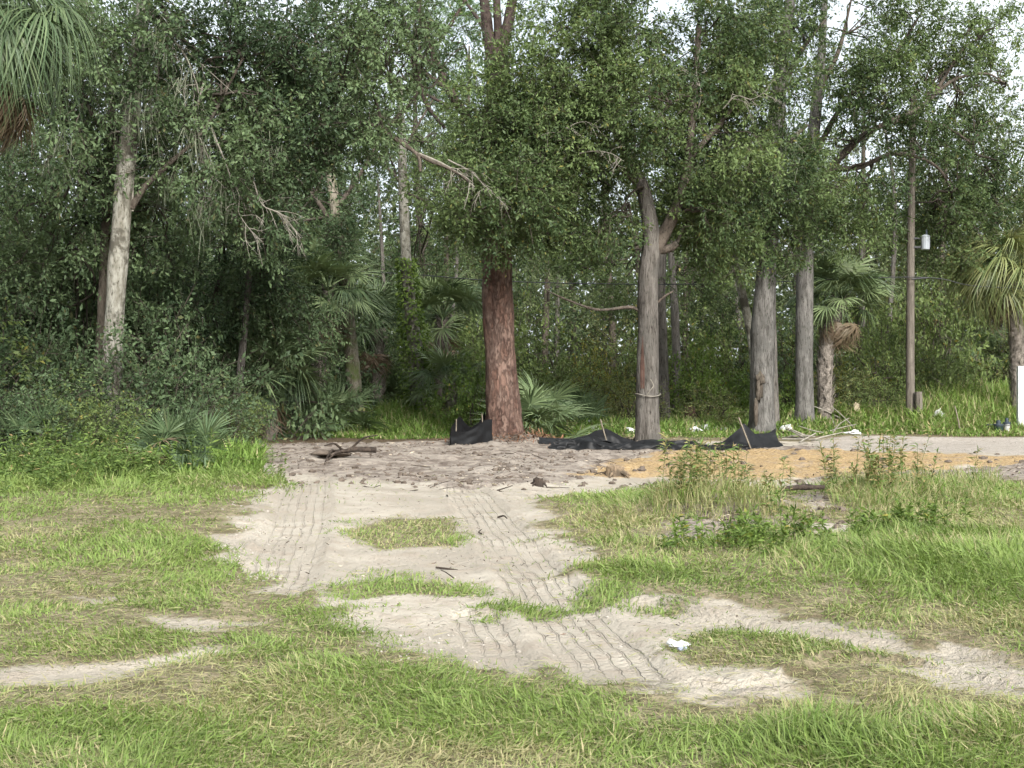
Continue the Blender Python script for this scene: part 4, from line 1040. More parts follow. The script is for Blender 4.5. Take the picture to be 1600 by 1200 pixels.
def soft_spot(x, y, px, py, rx, ry):
    c = gnd(px, py); return np.exp(-(((x - c[0]) / rx) ** 2 + ((y - c[1]) / ry) ** 2))

gb = MB(); NB = 385000
u = R.random(NB)
y = 4.2 * (24.5 / 4.2) ** u                    # even in log distance
x = R.uniform(-0.46, 0.46, NB) * y + R.uniform(-0.6, 0.6, NB)
sand, isle, soil, ora, road = masks(x, y)
tb2, _, _, _ = track_coords(x, y)
sand = union_mask(x, y, SAND, 0.45, 0.55, 0.10) * (1 - isle)
cl = fbm2(x, y, 1.1, 4, 20.0); c2 = fbm2(x, y, 3.5, 3, 30.0)
dens = 0.55 + 1.0 * sstep(0.35, 0.60, cl) * (0.5 + c2)
bare = np.clip(np.maximum(sand, np.maximum(soil, ora)), 0, 1)
left_dry = 0.35 * soft_spot(x, y, 200, 1050, 1.6, 0.7) + 0.3 * soft_spot(x, y, 700, 1150, 1.0, 0.6) + 0.4 * soft_spot(x, y, 1450, 1120, 1.3, 0.9)
mid_r = sstep(0.1, 0.9, sstep(850, 1000, 800 + x / y * F)) * sstep(9.6, 11.0, y)                 # taller field on the right
dens = dens * (1 - bare * 0.985) * (1 - 0.7 * sstep(1.3, 0.9, tb2) * (y < 12) * (1 - isle)) + isle * 1.3
dens *= (1 - 0.75 * np.clip(left_dry, 0, 1)) * (1 - 0.7 * soft_spot(x, y, 1090, 845, 1.2, 0.8)) * (1 - 0.6 * soft_spot(x, y, 1280, 800, 1.0, 1.0))
edge = sstep(23.5, 20.5, y + np.clip(-x - 3, 0, 6) * 0.9)
keep = R.random(NB) < dens * edge
x, y, cl, c2, isle, mid_r, bare = (q[keep] for q in (x, y, cl, c2, isle, mid_r, bare))
n = len(x)
hgt = (0.045 + 0.055 * sstep(0.35, 0.65, cl) + 0.04 * c2) * (1 + 0.5 * mid_r)
for px, py, rx, ry, k in ((1230, 1175, 0.32, 0.26, 2.2), (1390, 1085, 0.20, 0.13, 1.3), (1560, 1155, 0.2, 0.15, 0.5), (460, 960, 0.7, 0.9, 0.4), (330, 860, 1.0, 0.8, 0.6), (1450, 900, 2.2, 1.0, 0.8), (1540, 850, 1.0, 0.8, 0.8), (110, 780, 3.5, 1.6, 1.2), (1080, 790, 0.6, 0.6, 1.2), (1400, 770, 1.2, 0.8, 1.2), (300, 770, 2, 1.2, 0.9)):
    hgt *= 1 + k * soft_spot(x, y, px, py, rx, ry)
hgt *= (1 + 0.15 * sstep(8.5, 6.0, y)) * (1 + 0.25 * isle) * (1 - 0.5 * bare) * R.uniform(0.35, 1.25, n) * 0.95
wid = (0.0030 + 0.00052 * y) * R.uniform(0.7, 1.3, n)
dryf = np.clip(0.07 + 0.56 * sstep(0.45, 0.66, fbm2(x, y, 0.9, 3, 44.0)) - 0.35 * sstep(0.5, 0.62, cl), 0, 1)
for px, py, rx, ry, k in ((930, 820, 1.3, 1.8, 0.55), (1000, 880, 1.4, 0.8, 0.5), (1390, 1085, 0.5, 0.35, 0.55), (1480, 1130, 1.0, 0.7, 0.45), (200, 1060, 1.3, 0.4, 0.4), (1500, 960, 1.6, 0.5, 0.6), (700, 1165, 0.9, 0.4, 0.4), (1120, 815, 1.5, 1.2, 0.5), (1260, 800, 1.2, 1.2, 0.4), (1420, 800, 1.6, 1.0, 0.3), (220, 930, 1.4, 0.8, 0.3), (1560, 800, 1.5, 1.0, 0.35), (1180, 1010, 1.0, 0.4, 0.25), (1300, 930, 0.6, 0.5, .25)):
    dryf += k * soft_spot(x, y, px, py, rx, ry)
for px, py, rx, ry, k in ((470, 960, 0.8, 1.0, 0.5), (330, 865, 1.2, 0.9, 0.5), (1450, 905, 2.4, 0.9, 0.5), (1220, 1180, 0.5, 0.4, 0.7), (640, 835, 0.6, 0.6, 0.3), (100, 780, 4, 2, .4)):
    dryf -= k * soft_spot(x, y, px, py, rx, ry)
isdry = R.random(n) < np.clip(dryf + 0.05 * isle, 0.04, 0.92)
dry = np.where(isdry, R.uniform(0.45, 1.0, n), R.uniform(0, 0.22, n))
tint = np.clip(0.25 + 0.75 * fbm2(x, y, 0.7, 3, 60.0) + R.normal(0, 0.22, n), 0, 1)
swirl = noise2(x, y, 0.9, 70.0) * 4 * math.pi
az = swirl + R.normal(0, 0.9, n)
blades(gb, x, y, hgt, wid, R.uniform(0.15, 1.5, n), tint, dry, az)
# matted dead thatch lying between the blades
NT = 95000
u = R.random(NT); y = 4.2 * (24.5 / 4.2) ** u; x = R.uniform(-0.46, 0.46, NT) * y
sand, isle, soil, ora, road = masks(x, y)
k = R.random(NT) < 0.9 * (1 - 0.93 * np.clip(sand + soil + ora, 0, 1)) * sstep(23, 20, y)
x, y = x[k], y[k]; n = len(x); a = R.uniform(0, 6.28, n)
V, T = leafq(np.stack([x, y, gzv(x, y) + R.uniform(0.0, 0.03, n)], 1), np.stack([np.cos(a), np.sin(a), R.normal(0, 0.15, n)], 1), np.tile(UP, (n, 1)) + R.normal(size=(n, 3)) * 0.3, R.uniform(0.05, 0.15, n), 0.0025 + 0.0004 * y, 0.1)
gb.add(V, T, 0, rep2(R.random(n)), rep2(R.uniform(0.3, 1.0, n)))
tag(gb.build('grass', M['grass']), 'patchy green and straw-coloured grass over the sandy clearing', 'grass', kind='stuff')

def patch(name, label, px0, px1, Y0, Y1, n, L, W, tint, dryp, mat='grass', lean=0.7, fade=4.0, cat='grass'):
    mb = MB()
    y = R.uniform(Y0, Y1, n); x = (R.uniform(px0, px1, n) - 800) / F * y
    m = fbm2(x, y, 0.8, 3, 90.0)
    k = R.random(n) < sstep(0.25, 0.5, m)
    x, y, m = x[k], y[k], m[k]; n = len(x)
    blades(mb, x, y, L * (0.25 + 0.75 * sstep(Y0, Y0 + fade, y)) * (0.5 + m) * R.uniform(0.5, 1.3, n), W * R.uniform(0.7, 1.3, n), R.uniform(0.05, lean, n), tint + R.normal(0, 0.2, n) + (m - 0.5), (R.random(n) < dryp) * R.uniform(0.4, 1, n))
    return tag(mb.build(name, M[mat]), label, cat, kind='stuff')
patch('tall_grass', 'bright tall grass in the gap between the left thicket and the big pine', 425, 745, 33.5, 41, 20000, 0.6, 0.03, 0.45, 0.18)
patch('tall_grass', 'tall pale green grass bank behind the wooden pole at the right', 1425, 1700, 34.8, 47, 26000, 0.68, 0.032, 0.6, 0.3)
patch('undergrowth', 'weedy verge between the smooth grey trunk and the wooden pole', 1275, 1440, 34.6, 42, 9000, 0.42, 0.035, 0.45, 0.3)
patch('undergrowth', 'low weeds behind the black fabric and under the row of trunks', 820, 1320, 34.2, 46, 26000, 0.42, 0.035, 0.45, 0.25)
patch('undergrowth', 'leafy weeds along the edge of the left thicket', -120, 410, 19.8, 25.5, 15000, 0.42, 0.03, 0.5, 0.08)

# broad-leaved herbs at the thicket edge and on the mound
def herbs(name, label, spots, cat='weeds', mat='weed', stuff=True):
    mb = MB()
    for px, py, n, h, sp, dr in spots:
        c = gnd(px, py)
        for k in range(n):
            x = c[0] + R.normal(0, sp); y = c[1] + R.normal(0, sp * 0.8); z = gz(x, y)
            hh = h * R.uniform(0.5, 1.2); tip = np.array([x + R.normal(0, 0.15) * hh, y + R.normal(0, 0.15) * hh, z + hh])
            add_tube(mb, [(x, y, z - 0.02), tip], [0.004, 0.002], 0, 0.4, segs=3, n=3, cap=False)
            m = int(16 + 60 * hh)
            t = R.uniform(0.15, 1, m); P = np.array([x, y, z]) + (tip - np.array([x, y, z])) * t[:, None]
            d = unit(R.normal(size=(m, 3)) * np.array([1, 1, 0.3]) + UP * 0.45)
            V, T = leafq(P, d, UP + R.normal(size=(m, 3)) * 0.4, R.uniform(0.05, 0.13, m) * (0.8 + 0.5 * hh), R.uniform(0.012, 0.030, m), 0.25)
            mb.add(V, T, 0, rep2(np.clip(0.5 + R.normal(0, 0.25, m), 0, 1)), rep2((R.random(m) < dr) * R.uniform(0.5, 1, m)))
    o = mb.build(name, [M[mat], M['twig']])
    return tag(o, label, cat, kind='stuff' if stuff else None)
herbs('weeds', 'leafy bright weeds fringing the foot of the left thicket', [(40, 772, 60, 0.55, 0.9, 0.03), (185, 768, 60, 0.4, 0.4, 0.03), (110, 762, 36, 0.65, 0.6, .05), (200, 760, 30, 0.35, 0.35, .03), (350, 738, 40, 0.25, 0.5, 0.05), (390, 725, 25, 0.25, 0.4, .05), (-40, 790, 40, 0.4, 0.8, .03)])
herbs('weed_clump', 'tall straggly weeds on the low dirt mound right of the tracks', [(1080, 805, 20, 0.66, 0.22, 0.5), (1110, 790, 12, 0.7, 0.25, 0.55), (1145, 800, 10, 0.55, 0.25, .5)], 'weeds', stuff=False)
herbs('weed_clump', 'tall reddish-tipped weeds before the orange dirt near the wooden pole', [(1395, 780, 26, 0.7, 0.28, 0.5), (1365, 785, 16, 0.55, 0.3, 0.5)], 'weeds', stuff=False)
herbs('weed_clump', 'single thin weed stalk standing beside the dirt mound', [(1210, 828, 3, 0.75, 0.05, 0.4)], 'weeds', stuff=False)
herbs('weed_clump', 'yellow-green low weed patch in front of the dirt mound', [(1210, 862, 44, 0.26, 0.38, 0.06), (1140, 875, 14, 0.2, 0.3, 0.1)], 'weeds', 'vine', stuff=False)
herbs('weed_clump', 'yellow-green low weed patch below the tall reddish-tipped weeds', [(1410, 835, 40, 0.28, 0.35, 0.05)], 'weeds', 'vine', stuff=False)

patch('tall_weeds', 'straw-tinged tall grass stems on the dirt mound right of the tracks', 1020, 1215, 14.6, 18.6, 4600, 0.34, 0.009, 0.5, 0.75, fade=0.5, lean=0.9)
patch('tall_weeds', 'straw-tinged tall grass stems round the reddish-tipped weeds', 1300, 1560, 15.5, 20.0, 5600, 0.32, 0.009, 0.5, 0.65, fade=0.5, lean=0.9)
# ------------------------------------------------------------------ silt fence, pole, post, cable
def cloth(mb, A, B, ztop, nseg=28, rows=8, sag=0.0, wav=0.10, out=0.0, ws=3.0, seed=0.0, mat=0):
    """a hanging or crumpled sheet from ground point A to B; ztop is a list of heights along it; out pushes the foot forwards"""
    A = np.asarray(A, float); B = np.asarray(B, float)
    t = np.linspace(0, 1, nseg); C = A[:2] + (B[:2] - A[:2]) * t[:, None]
    h = np.interp(t, np.linspace(0, 1, len(ztop)), ztop)
    dirv = unit((B - A)[:2]); nrm = np.array([dirv[1], -dirv[0]])
    if nrm[1] > 0: nrm = -nrm
    V = []
    for r in range(rows):
        f = r / (rows - 1)
        q = np.stack([C[:, 0], C[:, 1], np.full(nseg, f * 0.7)], 1) + seed
        w = (noise3(q, ws) - 0.5) * 2 * wav + (noise3(q, ws * 2.6) - 0.5) * wav
        off = out * (1 - f) + w * (0.4 + 0.6 * math.sin(math.pi * f * 0.9 + 0.2))
        xy = C + nrm * off[:, None]
        zz = gzv(xy[:, 0], xy[:, 1]) + 0.01 + h * f + (noise3(q + 7, ws * 1.7) - 0.5) * wav * 0.5 * (f > 0)
        V.append(np.stack([xy[:, 0], xy[:, 1], zz], 1))
    V = np.concatenate(V)
    a = (np.arange(rows - 1)[:, None] * nseg + np.arange(nseg - 1)[None]).ravel()
    mb.add(V, np.stack([a, a + 1, a + nseg + 1, a + nseg], 1), mat, 0.5, 0.0, True)
    off = np.repeat([[nrm[0] * -0.006, nrm[1] * -0.006, -0.003]], len(V), 0)
    mb.add(V + off, np.stack([a + nseg, a + nseg + 1, a + 1, a], 1), mat, 0.5, 0.0, True)
def silt(label, sheets, stakes):
    A = gpt(*sheets[0][0]); t = root('silt_fence', A, label, 'silt fence', 'fallen black silt fence lengths')
    mb = MB()
    for a, b, zt, kw in sheets: cloth(mb, gpt(*a), gpt(*b), zt, **kw)
    mb.build('fabric', M['fabric'], t)
    for (bx, by), (tx, ty), w in stakes:
        b = gpt(bx, by); tp = pix(tx, ty, b[1] + 0.05)
        sm = MB(); add_tube(sm, [b - UP * 0.1, tp], [w, w], segs=4, n=3); sm.build('stake', M['stake'], t)
silt('standing loop of black silt fabric against the left foot of the big pine',
     [((704, 698), (770, 695), [0.30, 0.26, 0.28, 0.34, 0.46, 0.50], dict(wav=0.06, ws=2.2, nseg=30)), ((706, 693), (758, 689), [0.36, 0.52, 0.36, 0.26, 0.34, 0.56], dict(wav=0.05, ws=2.2)), ((704, 698), (707, 693), [0.34, 0.36], dict(wav=0.02, nseg=6))],
     [((712, 697), (713, 655), 0.014), ((756, 693), (753, 646), 0.014)])
silt('collapsed black silt fabric with a tilted stake between the big pine and forked oak',
     [((842, 694), (1000, 694), [0.10, 0.14, 0.12, 0.24, 0.40, 0.18, 0.08], dict(wav=0.10, out=0.35, nseg=50)), ((855, 702), (990, 700), [0.06, 0.13, 0.20, 0.14, 0.10, 0.05], dict(wav=0.16, out=0.30, nseg=50, ws=4.5)), ((870, 700), (960, 698), [0.1, 0.22, 0.24, 0.1], dict(wav=0.16, out=0.2, ws=5, nseg=36))],
     [((952, 697), (938, 655), 0.016)])
silt('long low ripple of black silt fabric lying before the forked oak',
     [((960, 701), (1128, 699), [0.05, 0.14, 0.20, 0.16, 0.17, 0.10, 0.05], dict(wav=0.12, out=0.3, nseg=60, ws=4.0)), ((1000, 699), (1100, 699), [0.08, 0.16, 0.12, 0.1], dict(wav=0.12, out=0.1, nseg=40, ws=5.0, seed=4.0))], [])
silt('tented black silt fabric on a leaning stake before the furrowed trunk',
     [((1096, 700), (1210, 696), [0.04, 0.08, 0.14, 0.28, 0.50, 0.28, 0.27, 0.32], dict(wav=0.07, out=0.32, nseg=50)), ((1150, 697), (1212, 693), [0.28, 0.20, 0.26, 0.40], dict(wav=0.05, out=0.1)), ((1120, 701), (1190, 700), [0.05, 0.16, 0.12, 0.05], dict(wav=0.12, out=0.2, ws=5))],
     [((1177, 701), (1154, 652), 0.017)])

pb = np.array([(1422 - 800) / F * 38.5, 38.5, gz((1422 - 800) / F * 38.5, 38.5)])
t = root('utility_pole', pb, 'tall weathered wooden utility pole with a pale box near the tree leaves', 'pole')
mb = MB(); add_tube(mb, [pb - UP * 0.2, pix(1423, 400, 38.5), pix(1427, 150, 38.5)], [0.125, 0.105, 0.085], segs=18, n=40, rough=0.05, rs=3); mb.build('shaft', M['pole'], t)
c = pix(1446, 379, 38.4)
mb = MB(); th = np.linspace(0, 2 * math.pi, 14, endpoint=False)
prof = [(0.0, -0.20), (0.09, -0.20), (0.118, -0.18), (0.122, 0.15), (0.132, 0.155), (0.132, 0.18), (0.08, 0.205), (0.0, 0.23)]
V = np.array([[r * math.cos(a), r * math.sin(a), z] for r, z in prof for a in th]) + c
i = np.arange(len(prof) - 1)[:, None] * 14; j = np.arange(14)[None]
mb.add(V, np.stack([i + j, i + (j + 1) % 14, i + 14 + (j + 1) % 14, i + 14 + j], -1).reshape(-1, 4), 0, smooth=False)
box = mb.build('transformer', M['transformer'], t)
for dz in (-0.12, 0.12):
    mb = MB(); mb.add(*boxv(c + np.array([-0.2, 0.03, dz]), (0.24, 0.05, 0.05))); mb.build('bracket', M['wire'], t)
mb = MB(); add_tube(mb, [c + np.array([0.03, 0, 0.2]), c + np.array([0.03, 0, 0.36])], [0.03, 0.02], segs=8, n=5, rough=0.1); mb.build('bushing', M['bin_dark'], t)
mb = MB(); add_tube(mb, [pix(1425, 436, 38.2), pix(1450, 434, 38.2)], [0.02, 0.02], segs=6, n=3); mb.build('cable_clamp', M['wire'], t)
mb = MB()
cp = [pix(-300, 424, 41), pix(100, 428, 41), pix(540, 424, 41), pix(800, 440, 40), pix(1100, 444, 39.5), pix(1426, 433, 38.32), pix(1540, 448, 38), pix(1800, 452, 38)]
add_tube(mb, cp, [0.014, 0.014], segs=5, n=120)
tag(mb.build('overhead_cable', M['wire'], origin=tuple(cp[5])), 'thin dark cable strung from the wooden pole across the wood', 'cable')
pp = np.array([(1435.5 - 800) / F * 38.3, 38.3, 0]); pp[2] = gz(pp[0], pp[1])
mb = MB(); add_tube(mb, [pp - UP * 0.1, pp + UP * 0.55, pix(1435, 612, 38.3)], [0.105, 0.10, 0.10], segs=14, n=20, rough=0.08)
tag(mb.build('wooden_post', M['pole'], origin=tuple(pp)), 'short grey wooden post close beside the tall pole', 'post')
wp = np.array([(1595 - 800) / F * 36.5, 36.5, 0]); wp[2] = gz(wp[0], wp[1])
V, Q = boxv((0, 0, 0), (0.17, 0.14, 1.0)); V[:, 2] += 0.5
h = pix(1594, 572, 36.5)[2] - wp[2]
V[:, 2] *= h; V += wp
mb = MB(); mb.add(V, Q); tag(mb.build('white_post', M['white_paint'], origin=tuple(wp)), 'white painted square post at the right edge of the view', 'post')

# ------------------------------------------------------------------ litter, stumps, sticks, rubble
LIT = 'white litter scattered behind the black fabric'
for i, (px, py, r, fl) in enumerate(((1046, 668, .13, .4), (1058, 670, .10, .5), (1070, 671, .16, .35), (1082, 672, .13, .5), (1090, 669, .2, .4), (1098, 674, .15, .45), (1108, 671, .14, .4), (1085, 676, .12, .4), (1040, 672, .08, .5), (1066, 674, .08, .5), (1116, 673, .07, .6),
                                     (884, 671, .12, .5), (897, 674, .14, .4), (910, 669, .10, .7), (921, 670, .16, .6), (927, 674, .12, .4), (934, 667, .10, .6), (984, 677, .11, .5), (1132, 674, .08, .5), (1228, 676, .14, .7), (1250, 674, .10, .8))):
    p = gpt(px, py); mb = MB(); V, Q = lump(p + UP * r * 0.55, (r * 1.3, r, r * 1.4), i, fl, 9, 0.75); mb.add(V, Q)
    tag(mb.build('crumpled_litter', M['litter_white'] if i % 4 else M['rock'], origin=tuple(p)), 'small crumpled white litter on the weeds behind the black fabric', 'litter', LIT)
def one_lump(name, label, cat, px, py, r, fl, mat, jag=0.7, up=0.5):
    p = gpt(px, py); mb = MB(); V, Q = lump(p + UP * r[2] * fl * up * 1.6, r, px * 0.01, fl, 12, jag); mb.add(V, Q)
    return tag(mb.build(name, M[mat], origin=tuple(p)), label, cat)
one_lump('plastic_bag', 'white plastic bag lying in grass right of the wooden pole', 'bag', 1464, 672, (0.17, 0.14, 0.26), 0.8, 'litter_white', 0.8)
one_lump('cardboard_scrap', 'tan crumpled scrap in brush left of the wooden pole', 'litter', 1338, 670, (0.14, 0.1, 0.24), 0.8, 'litter_tan', 0.8)
one_lump('plastic_scrap', 'small white scrap left of the dark containers', 'litter', 1523, 674, (0.10, 0.08, 0.09), 0.8, 'litter_white', 0.8)
one_lump('plastic_scrap', 'white scrap at the edge of the pale road left of the wooden pole', 'litter', 1334, 681, (0.16, 0.08, 0.06), 0.8, 'litter_white', 0.8)
cp_ = one_lump('crumpled_paper', 'crumpled white and blue wrapper lying on the sand in the foreground', 'litter', 1058, 1000, (0.062, 0.045, 0.038), 0.75, 'litter_white', 0.7)
p = gpt(1061, 1002); mb = MB(); V, Q = lump(p + UP * 0.012 + np.array([0.02, -0.025, 0]), (0.045, 0.03, 0.022), 4.2, 0.7, 9, 0.6); mb.add(V, Q)
o = mb.build('printed_side', plain_mat('blue print', (0.30, 0.33, 0.42), 0.5, 0.3, 30), cp_)
def pail(name, label, px, py, r, h, mat, lid=None):
    p = gpt(px, py); t = root(name, p, label, 'container'); mb = MB(); th = np.linspace(0, 2 * math.pi, 18, endpoint=False)
    pr = [(r * 0.86, 0), (r, h * 0.92), (r * 1.06, h * 0.93), (r * 1.06, h), (r * 0.92, h), (r * 0.8, h * 0.1), (0, h * 0.1)]
    V = np.array([[a_[0] * math.cos(a), a_[0] * math.sin(a), a_[1]] for a_ in pr for a in th]) + p
    i = np.arange(len(pr) - 1)[:, None] * 18; j = np.arange(18)[None]
    mb.add(V, np.stack([i + j, i + (j + 1) % 18, i + 18 + (j + 1) % 18, i + 18 + j], -1).reshape(-1, 4), 0, smooth=True); mb.build('body', M[mat], t)
    if lid:
        lm = MB(); pr = [(r * 1.1, h * 0.9), (r * 1.1, h * 1.03), (r * 0.5, h * 1.08), (r * 0.45, h * 1.4), (0, h * 1.42)]
        V = np.array([[a_[0] * math.cos(a), a_[0] * math.sin(a), a_[1]] for a_ in pr for a in th]) + p
        i = np.arange(len(pr) - 1)[:, None] * 18
        lm.add(V, np.stack([i + j, i + (j + 1) % 18, i + 18 + (j + 1) % 18, i + 18 + j], -1).reshape(-1, 4)); lm.build('lid', M[lid], t)
    hm = MB(); add_tube(hm, [p + np.array([-r, 0, h * 0.95]), p + np.array([-r * 0.6, -r * 0.9, h * 0.8]), p + np.array([r * 0.6, -r * 0.9, h * 0.8]), p + np.array([r, 0, h * 0.95])], [0.006, 0.006], segs=5, n=14); hm.build('handle', M['wire'], t)
pail('pail', 'dark blue-black pail left of the green container', 1546, 677, 0.10, 0.22, 'bin_dark')
pail('drum', 'teal green container with a dark raised lid in grass by the white post', 1560, 679, 0.12, 0.26, 'bin_teal', 'bin_dark')
pail('jug', 'white plastic jug right of the green container', 1573, 679, 0.085, 0.30, 'litter_white', 'bin_dark')
def stick(name, label, a, b, w, mat, cat, group=None):
    mb = MB(); m = (np.asarray(a) + np.asarray(b)) / 2 + R.normal(size=3) * 0.02
    add_tube(mb, [a, m, b], [w, w * 0.85, w * 0.6], segs=6, n=8, rough=0.25, rs=9); return tag(mb.build(name, M[mat], origin=tuple(float(v) for v in a)), label, cat, group)
b0 = gpt(1502, 678); stick('leaning_stake', 'pale stake leaning left in the grass between pole and containers', b0 - UP * 0.05, pix(1492, 634, b0[1]), 0.022, 'stake', 'stake')
for i in range(10):
    px, py = 1288 + 6 * i + R.uniform(-2, 2), R.uniform(668, 681); a = gpt(px, py) + UP * 0.03; d = unit(R.normal(size=3) * np.array([1, 0.6, 0.35])); d[2] = abs(d[2])
    stick('brush_stick', 'bleached stick in the tangle left of the wooden pole', a, a + d * R.uniform(0.5, 1.1), 0.016, 'dead_twig', 'stick', 'bleached sticks by the road')
for i in range(9):
    px, py = R.uniform(1212, 1275), R.uniform(680, 690); a = gpt(px, py) + UP * 0.03; d = unit(R.normal(size=3) * np.array([1, 0.5, 0.25])); d[2] = abs(d[2])
    stick('brush_stick', 'grey stick in the heap right of the tented fabric', a, a + d * R.uniform(0.4, 0.9), 0.02, 'dead_twig', 'stick', 'sticks heaped right of the fabric')
for i in range(30):
    px, py = R.uniform(420, 1000), R.uniform(700, 790)
    if i > 22: px, py = R.uniform(430, 860), R.uniform(780, 930)
    a = gpt(px, py); a[2] = gz(a[0], a[1]) + 0.015; d = unit(R.normal(size=3) * np.array([1, 0.6, 0.12]))
    stick('dirt_stick', 'dark twig lying on the bare dirt of the drive', a, a + d * R.uniform(0.10, 0.34) * (0.6 if i > 22 else 1), R.uniform(0.004, 0.010), 'root', 'stick', 'twigs on the bare dirt')

p = gpt(545, 722); t = root('root_mass', p, 'dark torn root and stump end lying on the dirt at the drive head', 'root')
mb = MB(); V, Q = lump(p + np.array([-0.3, 0, 0.08]), (0.32, 0.22, 0.09), 3.0, 0.7, 18, 0.8); mb.add(V, Q, smooth=True); mb.build('clod', M['clod'], t)
mb = MB(); add_tube(mb, [p + np.array([-0.35, 0, 0.06]), p + np.array([0.1, -0.1, 0.15]), p + np.array([0.48, 0, 0.14])], [0.035, 0.05, 0.055], segs=12, n=18, rough=0.5, rs=6); mb.build('log', M['root'], t)
for k in range(4):
    a = p + np.array([R.uniform(-0.5, 0.2), R.normal(0, 0.1), 0.12]); d = unit(R.normal(size=3) * np.array([1, 0.8, 0.3]))
    mb = MB(); add_tube(mb, [a, a + d * 0.3 + UP * 0.05, a + d * 0.65 - UP * 0.08], [0.03, 0.02, 0.008], segs=7, n=12, rough=0.3, rs=8); mb.build('root', M['root'], t)
def stump(label, px, py, r, h, mat='stump'):
    p = gpt(px, py); t = root('tree_stump', p, label, 'stump'); segs = 16
    mb = MB(); V, Q = tube([p - UP * 0.08, p + UP * h * 0.5, p + UP * h], [r * 1.15, r, r * 0.95], segs=segs, n=10, rough=0.3, rs=9, flare=0.25)
    V[-segs:, 2] += R.normal(0, h * 0.15, segs); mb.add(V, Q, 0, smooth=True); c = V[-segs:].mean(0) - UP * h * 0.12
    mb.add(np.vstack([V[-segs:], c]), np.array([[a, (a + 1) % segs, segs] for a in range(segs)]), 0); mb.build('bole', M[mat], t)
    for k in range(5):
        a = k * 1.25 + R.random(); d = np.array([math.cos(a), math.sin(a), 0])
        rm = MB(); add_tube(rm, [p + d * r * 0.8 + UP * h * 0.35, p + d * r * 1.5 + UP * 0.03, p + d * r * 2.2 - UP * 0.04], [r * 0.3, r * 0.2, r * 0.08], segs=6, n=8, rough=0.2, rs=9); rm.build('root', M[mat], t)
stump('small splintered brown stump on the bare dirt before the orange soil', 963, 741, 0.13, 0.15)
stump('tiny dark stump on the dirt left of the splintered brown stump', 842, 758, 0.07, 0.10, 'root')
stump('rotten reddish stump in the weeds right of the forked oak', 1078, 668, 0.17, 0.55, 'heart')
p = gpt(1245, 790); mb = MB(); add_tube(mb, [p + np.array([-0.3, 0, 0.16]), p + np.array([0.0, 0.02, 0.20]), p + np.array([0.34, 0.05, 0.2])], [0.03, 0.036, 0.028], segs=12, n=16, rough=0.4, rs=8)
tag(mb.build('fallen_log', M['root'], origin=tuple(p)), 'short dark log lying between the two weed clumps', 'log')

# loose clods and pebbles nobody could count
cm = MB()
for i in range(420):
    k = R.random()
    if k < 0.5: px, py, s = R.uniform(400, 1010), R.uniform(697, 765), R.uniform(0.012, 0.05)
    elif k < 0.75: px, py, s = R.uniform(1000, 1640), R.uniform(700, 760), R.uniform(0.02, 0.06)
    else: px, py, s = R.uniform(1060, 1330), R.uniform(775, 850), R.uniform(0.015, 0.05)
    p = gnd(px, py); z = gz(p[0], p[1]); V, Q = lump((p[0], p[1], z + s * 0.2), (s * 1.2, s, s), i, 0.7, 6, 0.6); cm.add(V, Q)
tag(cm.build('soil_clods', M['clod']), 'dark crumbled clods over the churned dirt', 'clods', kind='stuff')
rm = MB()
for i in range(420):
    k = R.random()
    if k < 0.4: px, py, s = R.uniform(345, 440), R.uniform(740, 900), R.uniform(0.004, 0.013)
    elif k < 0.65: px, py, s = R.uniform(560, 760), R.uniform(960, 1030), R.uniform(0.003, 0.009)
    else: px, py, s = R.uniform(400, 1000), R.uniform(730, 1050), R.uniform(0.003, 0.010)
    p = gnd(px, py); z = gz(p[0], p[1]); V, Q = lump((p[0], p[1], z + s * 0.3), (s * 1.2, s, s), i, 0.7, 6, 0.4); rm.add(V, Q)
tag(rm.build('pebbles', M['rock']), 'pale pebbles and shell bits strewn on the sandy drive', 'pebbles', kind='stuff')
lm = MB(); NC = 26000
yy = 9.0 * (36 / 9.0) ** R.random(NC); xx = R.uniform(-0.25, 0.42, NC) * yy
sd, isl, so, ora, rd = masks(xx, yy)
kk = R.random(NC) < np.clip(0.16 * sd + 0.95 * so * sstep(0.35, 0.6, fbm2(xx, yy, 1.2, 3, 55.)) + 0.3 * ora, 0, 1)
xx, yy, so = xx[kk], yy[kk], so[kk]; n = len(xx); a = R.uniform(0, 6.28, n)
V, T = leafq(np.stack([xx, yy, gzv(xx, yy) + R.uniform(0.002, 0.02, n)], 1), np.stack([np.cos(a), np.sin(a), R.normal(0, 0.25, n)], 1), np.tile(UP, (n, 1)) + R.normal(size=(n, 3)) * 0.5, R.uniform(0.02, 0.13, n) * (0.5 + 0.6 * so), R.uniform(0.006, 0.03, n) * (0.5 + 0.7 * so), R.uniform(-0.2, 0.4, n))
lm.add(V, T, 0, rep2(R.random(n)), rep2((R.random(n) < 0.15) * 1.0))
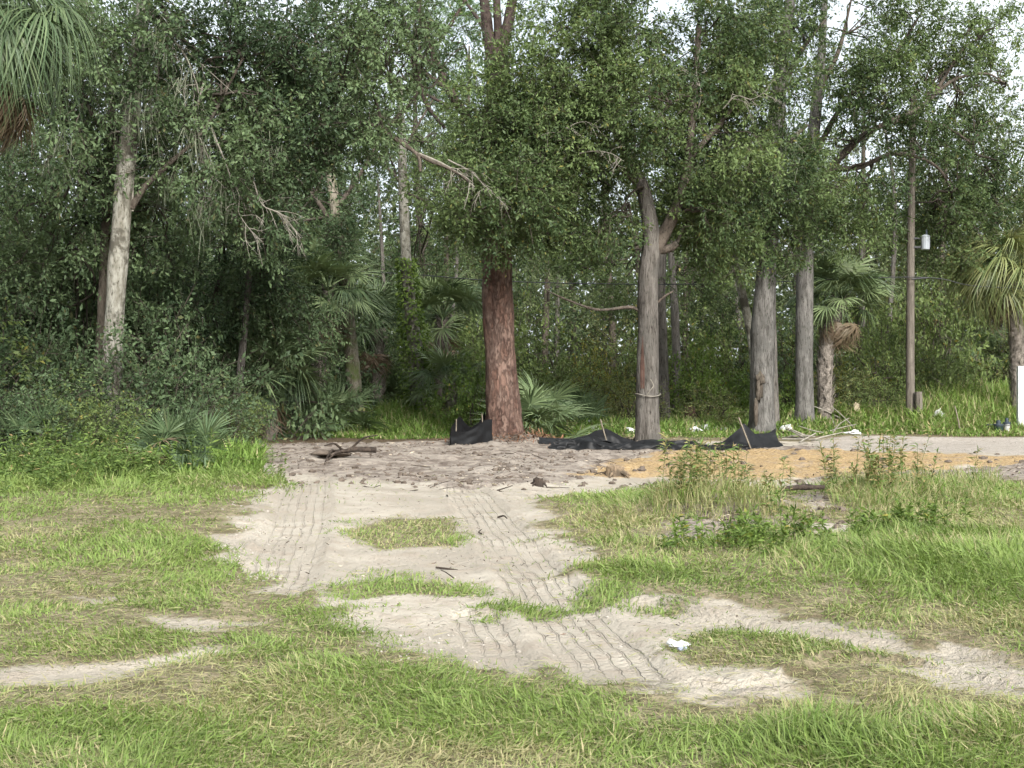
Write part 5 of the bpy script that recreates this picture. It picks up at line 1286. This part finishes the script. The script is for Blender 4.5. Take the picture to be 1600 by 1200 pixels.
for px, Y, w in ((1012, 32, 0.3), (1191, 36, 0.35), (1258, 38, 0.3), (787, 32, 0.45), (1422, 38.5, 0.2)):
    n = 700; a = R.uniform(0, 6.28, n); q = w + np.abs(R.normal(0, 0.45, n)); xx = (px - 800) / F * Y + np.cos(a) * q; yy = Y + np.sin(a) * q; a = R.uniform(0, 6.28, n)
    V, T = leafq(np.stack([xx, yy, gzv(xx, yy) + R.uniform(0.0, 0.06, n)], 1), np.stack([np.cos(a), np.sin(a), R.normal(0, 0.4, n)], 1), np.tile(UP, (n, 1)) + R.normal(size=(n, 3)) * 0.5, R.uniform(0.05, 0.14, n), R.uniform(0.015, 0.045, n), R.uniform(-0.2, 0.4, n))
    lm.add(V, T, 0, rep2(R.random(n)), rep2((R.random(n) < 0.2) * 0.6))
tag(lm.build('wood_chips', leaf_mat('chips', (0.05, 0.038, 0.03), (0.16, 0.125, 0.10), (0.36, 0.31, 0.24), rough=0.9, trans=0.0, spec=0.05)), 'dark bark chips and root bits strewn over the churned dirt', 'chips', kind='stuff')
ZONES = {'mid': [(600, 'left of the ivy-sheathed trunk'), (760, 'between the ivy-sheathed trunk and big pine'), (1000, 'between the big pine and forked oak'), (1185, 'between the forked oak and furrowed trunk'),
                 (1262, 'behind the furrowed and smooth grey trunks'), (1425, 'between the smooth grey trunk and wooden pole'), (9999, 'right of the wooden pole')],
         'left': [(20, 'at the left edge of view'), (160, 'left of the pale lichen trunk'), (372, 'between the pale lichen trunk and thin leaning trunk'), (9999, 'right of the thin leaning trunk')]}
ORD = ['first', 'second', 'third', 'fourth', 'fifth', 'sixth', 'seventh', 'eighth', 'ninth', 'tenth', 'eleventh', 'twelfth', 'thirteenth', 'fourteenth', 'fifteenth', 'sixteenth', 'seventeenth', 'eighteenth', 'nineteenth', 'twentieth']
PHR = {'dark green shrub massed in the shady thicket on the left': ('dark thicket shrub', 'left'), 'green brush filling the gap behind the row of trunks': ('green brush bush', 'mid'),
       lab[0]: ('full-crowned leafy tree', 'mid'), lab[1]: ('low leafy woodland tree', 'mid'), lab[2]: ('tall dark-crowned tree', 'mid'), lab[3]: ('scraggy olive-tinged tree', 'mid'), 'dim slim trunk deep in the wood behind': ('dim slim trunk', 'mid')}
bins = {}
for o in bpy.data.objects:
    if o.parent is None and o.get('label') in PHR:
        ph, z = PHR[o['label']]; px = 800 + o.location.x / o.location.y * F
        bins.setdefault((ph, next(w for b, w in ZONES[z] if px < b)), []).append((px, o))
for (ph, w), L_ in bins.items():
    L_.sort(key=lambda q: q[0])
    for i, (_, o) in enumerate(L_): o['label'] = f'{ph} {w}' + (f', {ORD[i]} from left' if len(L_) > 1 else ' in the wood')
